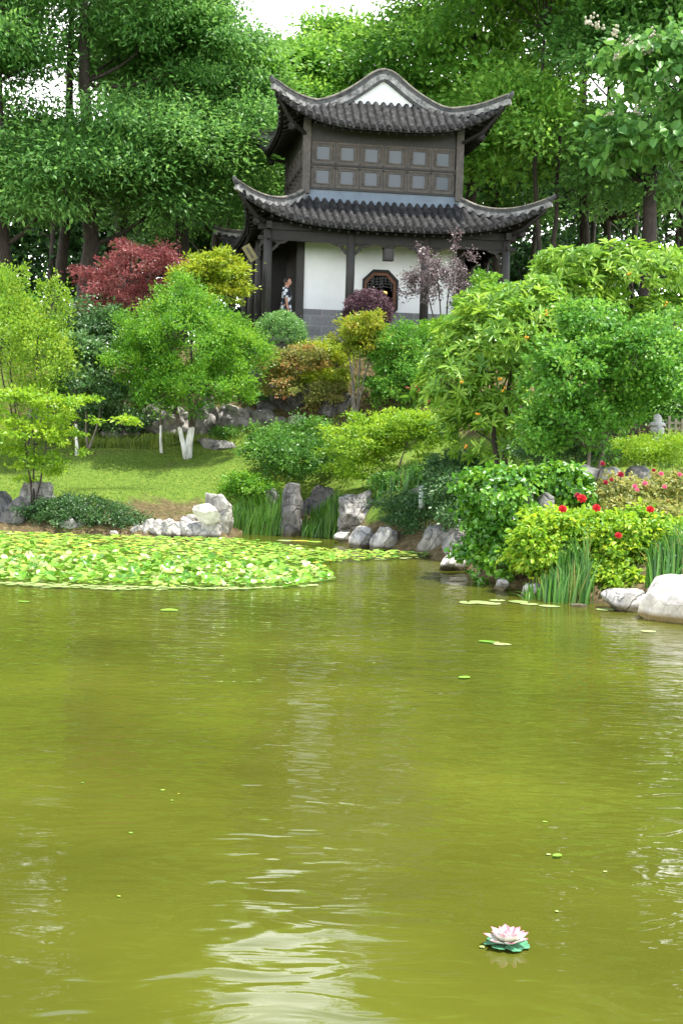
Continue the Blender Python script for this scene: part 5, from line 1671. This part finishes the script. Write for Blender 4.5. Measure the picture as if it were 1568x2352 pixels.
rock('small pale rock left of the large grey and white boulder', 808, 1212, 856, 1262, 25.4, ROCKL, 37, depth=.3)
rock('large grey and white boulder at the water in the centre', 852, 1203, 924, 1270, 25.0, ROCKL, 38, depth=.4)
rock('low dark rock leaning right of the large centre boulder', 920, 1225, 975, 1270, 25.1, ROCKD, 39, depth=.3)
rock('slanted grey rock left of the vine mound', 955, 1203, 1032, 1274, 24.3, ROCKM, 40, depth=.4, lean=.25)
rock('grey rock touching the left side of the vine mound', 1018, 1203, 1085, 1280, 23.3, ROCKM, 41, depth=.4)
rock('stacked pale rock at the water left of the vine mound', 1012, 1262, 1075, 1312, 21.6, ROCKL, 42, depth=.4)
rock('small pale rock at the water under the vine', 1133, 1332, 1168, 1360, 18.9, ROCKL, 43, depth=.15)
rock('pointed grey stone standing between the two vine heaps', 1234, 1122, 1270, 1178, 20.2, ROCKM, 44, depth=.14, rough=.5)
rock('rounded grey stone left of the pointed stone', 1192, 1110, 1226, 1172, 20.4, ROCKM, 45, depth=.15, rough=.5)
rock('pale rock at the foot of the tall iris clump', 1200, 1335, 1245, 1372, 18.2, ROCKL, 46, depth=.2)
rock('large smooth white boulder at the right edge of the water', 1466, 1318, 1630, 1432, 16.1, ROCKW, 47, depth=.55, rough=.55)
rock('low grey rock behind the white boulder', 1390, 1352, 1500, 1400, 17.0, ROCKL, 48, depth=.35)
rock('small yellowish stone at the water below the rose bush', 1308, 1384, 1348, 1400, 17.25, ROCKL, 49, depth=.12)
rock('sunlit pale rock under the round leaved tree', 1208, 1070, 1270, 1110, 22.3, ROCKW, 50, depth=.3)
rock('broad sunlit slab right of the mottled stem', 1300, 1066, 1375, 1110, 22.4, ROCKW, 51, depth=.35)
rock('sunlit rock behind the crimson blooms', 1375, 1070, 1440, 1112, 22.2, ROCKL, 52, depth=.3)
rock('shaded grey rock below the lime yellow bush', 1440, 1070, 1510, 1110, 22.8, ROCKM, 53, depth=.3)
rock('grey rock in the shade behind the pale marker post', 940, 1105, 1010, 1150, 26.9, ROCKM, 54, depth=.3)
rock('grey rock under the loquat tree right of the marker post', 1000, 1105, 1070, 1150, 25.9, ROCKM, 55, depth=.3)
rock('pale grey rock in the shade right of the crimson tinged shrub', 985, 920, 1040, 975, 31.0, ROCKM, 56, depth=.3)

# small built things --------------------------------------------------------
c = at(968, 1152, 25.2)
q = MB(); q.lathe((0, 0, 0), [(.055, -.1), (.055, .26), (.045, .30), (.01, .32)], 10)
tag(q.build('marker_post', pmat('pale post', (.42, .48, .45), (.3, .34, .32), 8, .8, .2, .003), loc=(c.x, 25.2, at(968, 1155, 25.2).z), smooth=True), 'short pale grey marker post among the plants of the centre rocks', 'post')
c = at(1508, 985, 27.0)
lr = empty('garden_lamp', (c.x, 27.0, gz(c.x, 27.0)), 'pale stone garden lamp with rounded cap in front of the fence at the right edge', 'lamp')
LS = pmat('lamp stone', (.52, .51, .50), (.36, .35, .34), 8, .8, .2, .004)
zt = at(1508, 950, 27.0).z - gz(c.x, 27.0)
q = MB(); q.lathe((0, 0, 0), [(.11, 0), (.10, .1), (.06, .14), (.055, zt - .42), (.07, zt - .40)], 12); q.build('post', LS, lr, smooth=True)
q = MB(); q.lathe((0, 0, zt - .40), [(.07, 0), (.14, .05), (.14, .12), (.10, .17)], 12); q.build('lamp_head', LS, lr, smooth=True)
q = MB(); q.lathe((0, 0, zt - .23), [(.17, 0), (.15, .05), (.08, .08), (.09, .13), (.06, .20), (.01, .23)], 12); q.build('cap', LS, lr, smooth=True)
c = at(1535, 985, 28.2); g0 = gz(c.x, 28.2)
fr = empty('fence', (c.x, 28.2, g0), 'pale wooden paling fence at the right edge above the lime yellow bush', 'fence')
FW = pmat('fence timber', (.36, .34, .26), (.22, .20, .15), 9, .8, .2, .003, stretch=(4, 4, .5))
zt = at(1535, 955, 28.2).z - g0
for i in range(14):
    q = MB(); xx = -.02 + i * .13
    q.box(xx, -.015, .03, xx + .045, .015, zt - (0 if i % 4 == 0 else .05)); q.build('paling', FW, fr)
q = MB(); q.box(-.05, .016, zt - .16, 1.85, .05, zt - .11); q.box(-.05, .016, .15, 1.85, .05, .2); q.build('rail', FW, fr)
c0 = at(1512, 985, 26.6); 
q = MB(); q.tube([at(1511, 978, 26.6), at(1527, 1022, 26.6)], .05, 8)
tag(q.build('leaning_prop', LS, smooth=True), 'pale leaning prop pole below the garden lamp', 'pole')

# ------------------------------------------------------------------ lily pads
def pad_geo(rg, r, cup, nseg=14, tilt=None, curl=0.0):
    """round leaf with a notch, local coords"""
    V = [(0, 0, 0)]
    a0 = rg.uniform(0, 6.28)
    ph = rg.uniform(0, 6.28)
    for ringi, k in ((1, .55), (2, 1.0)):
        for i in range(nseg + 1):
            a = a0 + .16 + (2 * math.pi - .32) * i / nseg
            rr_ = r * k * (1 + .05 * math.sin(3 * a + ph))
            z = cup * (k ** 2) * r * (1 + .6 * math.sin(2 * a + ph)) + curl * r * k * k * math.cos(a - a0)
            V.append((rr_ * math.cos(a), rr_ * math.sin(a), z))
    m = nseg + 1
    Fq = []
    for i in range(nseg):
        Fq.append((0, 1 + i, 2 + i, 2 + i))
        Fq.append((1 + i, 1 + m + i, 2 + m + i, 2 + i))
    return np.array(V), Fq


def in_bed(x, y):
    # outline of the floating bed, in plan
    poly = BED
    ins = np.zeros(x.shape, bool)
    for i in range(len(poly)):
        ax, ay = poly[i]; bx, by = poly[(i + 1) % len(poly)]
        c = ((ay > y) != (by > y)) & (x < (bx - ax) * (y - ay) / (by - ay + 1e-12) + ax)
        ins ^= c
    return ins


def wpt(px, py):
    """point of the water surface seen at px, py"""
    d = fwd + right2 * ((px - 784.0) / F) + upv2 * ((1176.0 - py) / F)
    t = -EYE / d.z
    p = Vector((0, 0, EYE)) + d * t
    return (p.x, p.y)


BED = [wpt(*p) for p in ((-260, 1345), (0, 1346), (120, 1352), (300, 1358), (420, 1356), (540, 1357), (640, 1352), (710, 1350), (770, 1334), (730, 1322), (752, 1312), (700, 1304), (780, 1293), (870, 1288), (960, 1284), (1010, 1279),
                        (900, 1272), (760, 1268), (640, 1256), (540, 1243), (420, 1240), (250, 1236), (80, 1230), (-60, 1226), (-260, 1222))]
rg = np.random.default_rng(55)
bedx = [p[0] for p in BED]; bedy = [p[1] for p in BED]
cand = []
cell = .15
tries = 90000
X = rg.uniform(max(min(bedx), -8.6), max(bedx), tries); Y = rg.uniform(min(bedy), max(bedy), tries)
ok = in_bed(X, Y) & (pond_sd(X, Y) < -.05)
grid = {}
pads = []
for x, y in zip(X[ok], Y[ok]):
    r = rg.uniform(.036, .078)
    gi, gj = math.floor(x / .2), math.floor(y / .2)
    good = True
    for a in (-1, 0, 1):
        for b in (-1, 0, 1):
            for (qx, qy, qr) in grid.get((gi + a, gj + b), ()):
                if (x - qx) ** 2 + (y - qy) ** 2 < (.66 * (r + qr)) ** 2: good = False; break
            if not good: break
        if not good: break
    if good:
        grid.setdefault((gi, gj), []).append((x, y, r)); pads.append((x, y, r))
pads.sort(key=lambda p: p[1])
front_of = {}


def front_y(x):
    ys = [p[1] for p in pads if abs(p[0] - x) < .3]
    return min(ys) if ys else 18


fyl = {i: front_y(-9 + i * .5) for i in range(26)}
protos = {}
for key, lm, cup, curl, tl in (('flat', 'padpale', .02, 0, .02), ('green', 'pad', .12, .10, .16), ('raised', 'pad', .25, .3, .42), ('yellow', 'padyellow', .08, .05, .08)):
    protos[key] = []
    for j in range(6):
        V1, F1 = pad_geo(rg, 1.0, cup * rg.uniform(.4, 1.3), curl=curl * rg.uniform(-1, 1.2))
        me = bpy.data.meshes.new('lily_pad'); me.from_pydata([tuple(v) for v in V1], [], [f[:3] if f[2] == f[3] else f for f in F1])
        me.polygons.foreach_set('use_smooth', [True] * len(me.polygons))
        a_ = me.attributes.new('rnd', 'FLOAT', 'POINT'); a_.data.foreach_set('value', [rg.uniform(0, 1)] * len(V1))
        me.materials.append(LM[lm])
        protos[key].append((me, V1, F1, tl))
big = []; rest = []
for (x, y, r) in pads:
    dfr = y - fyl[min(25, max(0, int((x + 9) / .5)))]
    back = 1 / (1 + math.exp(-(y - 21.4 - .35 * rg.normal()) * 1.6))
    if dfr < .38: key = 'flat'
    elif rg.uniform() < back: key = 'yellow'
    else: key = 'raised' if rg.uniform() < .30 else 'green'
    if key == 'yellow' and rg.uniform() < .12: key = 'green'
    big.append((x, y, r, key)) if len(big) < 300 else rest.append((x, y, r, key))
plab = {'flat': 'pale flat lily pad along the near edge of the floating bed', 'green': 'green glossy lily pad lying in the near part of the floating bed',
        'raised': 'green lily leaf standing tilted above the floating bed', 'yellow': 'yellowing lily pad in the floating bed'}
for (x, y, r, key) in big:
    me, V1, F1, tl = protos[key][rg.integers(0, 6)]
    o = bpy.data.objects.new('lily_pad', me); COL.objects.link(o)
    z = .012 + rg.uniform(0, .02) + (0 if key == 'flat' else rg.uniform(0, .05)) + (.03 if key == 'raised' else 0)
    o.location = (x, y, z); o.scale = (r, r, r)
    o.rotation_euler = (rg.normal() * tl, rg.normal() * tl, rg.uniform(0, 6.28))
    tag(o, plab[key], 'lily pad', {'flat': 'pale flat lily pads', 'green': 'green lily pads', 'raised': 'raised lily leaves', 'yellow': 'yellowing lily pads'}[key])
for key, lm in (('green', 'pad'), ('yellow', 'padyellow'), ('flat', 'padpale')):
    pass
AV, AF, AR, AM = [], [], [], []
off = 0
for (x, y, r, key) in rest:
    me, V1, F1, tl = protos[key][rg.integers(0, 6)]
    E = Matrix.Rotation(rg.uniform(0, 6.28), 3, 'Z')
    E = Matrix.Rotation(rg.normal() * tl, 3, 'X') @ Matrix.Rotation(rg.normal() * tl, 3, 'Y') @ E
    z = .012 + rg.uniform(0, .02) + (0 if key == 'flat' else rg.uniform(0, .05)) + (.03 if key == 'raised' else 0)
    VV = (V1 * r) @ np.array(E).T + np.array([x, y, z])
    AV.append(VV); AF += [tuple(off + i for i in (f[:3] if f[2] == f[3] else f)) for f in F1]
    AM += [{'green': 0, 'raised': 0, 'yellow': 1, 'flat': 2}[key]] * len(F1)
    AR += [rg.uniform(0, 1)] * len(V1); off += len(V1)
me = bpy.data.meshes.new('lily_pads'); me.from_pydata(np.concatenate(AV).tolist(), [], AF)
for lm in ('pad', 'padyellow', 'padpale'): me.materials.append(LM[lm])
me.polygons.foreach_set('material_index', AM); me.polygons.foreach_set('use_smooth', [True] * len(me.polygons))
a_ = me.attributes.new('rnd', 'FLOAT', 'POINT'); a_.data.foreach_set('value', AR)
tag(link_mesh('lily_pads', me, None), 'dense mass of green and yellow lily pads in the far part of the floating bed', 'lily pads', kind='stuff')

# stray pads and leaves on the open water -----------------------------------
stray = [(1075, 1386, .12, 'flat', 'leftmost of the stray pale pads off the vine mound'), (1100, 1384, .10, 'flat', 'stray pale pad second from the left off the vine mound'), (1122, 1388, .13, 'flat', 'stray pale pad in the middle of the string off the vine mound'),
         (1142, 1381, .09, 'flat', 'small stray pale pad right in the string off the vine mound'), (1190, 1384, .12, 'flat', 'stray pad left of the bent iris leaves'), (1214, 1389, .10, 'flat', 'stray pad under the bent iris leaves'),
         (1260, 1394, .11, 'flat', 'stray pad at the foot of the iris clump'), (1390, 1402, .11, 'flat', 'stray pad left of the low grey rock'), (1118, 1476, .07, 'yellow', 'lone yellowish leaf on open water right of centre'),
         (1135, 1478, .05, 'flat', 'pale pad between the yellowish leaf and the green scrap'), (1152, 1482, .075, 'flat', 'ragged pale green scrap floating right of the yellowish leaf'), (1488, 1452, .07, 'flat', 'tiny pale leaf floating left of the white boulder'),
         (56, 1384, .06, 'yellow', 'narrow buff leaf floating near the left edge'), (390, 1404, .10, 'yellow', 'buff leaf floating below the middle of the lily bed'), (1066, 1559, .05, 'yellow', 'small cream leaf floating right of centre'),
         (1279, 1970, .022, 'yellow', 'tiny yellow leaf floating above the artificial lotus'), (690, 1244, .16, 'yellow', 'yellow pad on the dark inlet water below the tall dark rock'), (655, 1243, .16, 'flat', 'pale pad on the dark inlet water below the reeds'),
         (720, 1246, .14, 'yellow', 'yellow pad at the right of those on the inlet water')]
for (px, py, r, key, lab) in stray:
    x, y = wpt(px, py)
    me, V1, F1, tl = protos[key][rg.integers(0, 6)]
    o = bpy.data.objects.new('floating_leaf', me); COL.objects.link(o)
    o.location = (x, y, .012); o.scale = (r, r * 1.2, r * .6); o.rotation_euler = (0, 0, rg.uniform(0, 6.28))
    tag(o, lab, 'floating leaf')

rg = np.random.default_rng(66)
for i in range(16):
    x, y = wpt(rg.uniform(40, 1500), rg.uniform(1450, 2250))
    me, V1, F1, tl = protos[('flat', 'yellow')[i % 2]][rg.integers(0, 6)]
    o = bpy.data.objects.new('floating_speck', me); COL.objects.link(o)
    s_ = rg.uniform(.006, .013); o.location = (x, y, .006); o.scale = (s_, s_ * rg.uniform(.5, 1.2), s_); o.rotation_euler = (0, 0, rg.uniform(0, 6.28))
    tag(o, 'tiny pale speck of plant debris floating on the open water', 'debris', 'tiny specks floating on the water')

# ------------------------------------------------------------------ artificial lotus
lx, ly = wpt(1163, 2172)
lot = empty('lotus_flower', (lx, ly, 0), 'floating artificial lotus with white petals tipped pink on a green leaf ring', 'flower', rz=.3)


def petal_mat():
    m, n, l, b, out = new_mat('lotus petal')
    at_ = n.new('ShaderNodeAttribute'); at_.attribute_name = 'rnd'
    r = ramp(n, [(0, (.52, .52, .40)), (.3, (.58, .53, .52)), (.6, (.56, .28, .33)), (1, (.50, .06, .15))])
    l.new(at_.outputs['Fac'], r.inputs[0]); l.new(r.outputs[0], b.inputs['Base Color'])
    b.inputs['Roughness'].default_value = .45
    b.inputs['Subsurface Weight'].default_value = .15; b.inputs['Subsurface Radius'].default_value = (.01, .005, .004)
    return m


PM = petal_mat()
rg = np.random.default_rng(9)
for ring_, (n, tilt, ln, wd, z0, r0) in enumerate(((7, 20, .088, .052, .012, .012), (7, 36, .083, .048, .018, .010), (6, 54, .070, .040, .022, .008), (5, 70, .055, .034, .026, .004))):
    for i in range(n):
        a = 2 * math.pi * (i + .5 * (ring_ % 2)) / n + rg.uniform(-.08, .08)
        tl = R(tilt + rg.uniform(-6, 6))
        V1, r1, Q1 = [], [], []
        nu, nv = 9, 7
        for u in range(nu):
            t = u / (nu - 1)
            w = wd * (math.sin(math.pi * min(1, t * .93 + .07)) ** .75) * (1 - .25 * t)
            if u == nu - 1: w = .0012
            for v in range(nv):
                s = v / (nv - 1) * 2 - 1
                y = s * w / 2
                # boat-shaped
                up_ = .012 * s * s * math.sin(math.pi * t) + .020 * t * t
                rad = r0 + ln * t * math.cos(tl) - up_ * math.sin(tl)
                zz = z0 + ln * t * math.sin(tl) + up_ * math.cos(tl)
                V1.append((rad * math.cos(a) - y * math.sin(a), rad * math.sin(a) + y * math.cos(a), zz))
                r1.append(min(1, max(0, (t - .42) * 1.6 - .12 * (1 - abs(s)))) * (.85 + .15 * rg.uniform()))
        for u in range(nu - 1):
            for v in range(nv - 1):
                Q1.append((u * nv + v, u * nv + v + 1, (u + 1) * nv + v + 1, (u + 1) * nv + v))
        o = link_mesh('petal', np_mesh('petal', np.array(V1), np.array(Q1), r1, smooth=True), PM, lot)
        sd_ = o.modifiers.new('solid', 'SOLIDIFY'); sd_.thickness = .0016
LG = pmat('plastic leaf', (.10, .34, .17), (.03, .13, .06), 60, .35, .4, .002, spec=.6)
for i in range(7):
    a = 2 * math.pi * i / 7 + .2
    rr_ = .058
    m = MB()
    m.v.append((0, 0, .010))
    for k in range(16):
        b = 2 * math.pi * k / 16
        q_ = .031 * (1 + .05 * math.sin(b * 9) + .08 * math.sin(b * 5 + i))
        m.v.append((q_ * math.cos(b), q_ * math.sin(b), .006 + .006 * math.sin(b * 8) + .006))
    for k in range(16): m.face((0, 1 + k, 1 + (k + 1) % 16))
    o = m.build('leaf', LG, lot, smooth=True); o.location = (rr_ * math.cos(a), rr_ * math.sin(a), .002)
    o.rotation_euler = (rg.uniform(-.2, .2), rg.uniform(-.2, .2), 0)
m = MB(); m.lathe((0, 0, .018), [(.010, 0), (.013, .024), (.009, .032), (.001, .035)], 12)
m.build('seed_head', pmat('yellow centre', (.75, .55, .08), (.6, .42, .05), 60, .6, .3, .002), lot, smooth=True)
m = MB(); m.lathe((0, 0, 0), [(.03, -.006), (.04, .004), (.035, .014), (.01, .02)], 14)
lot.scale = (1.05, 1.05, .78)
m.build('float_base', pmat('dark foam', (.03, .06, .03), (.02, .04, .02), 30, .8, 0), lot, smooth=True)
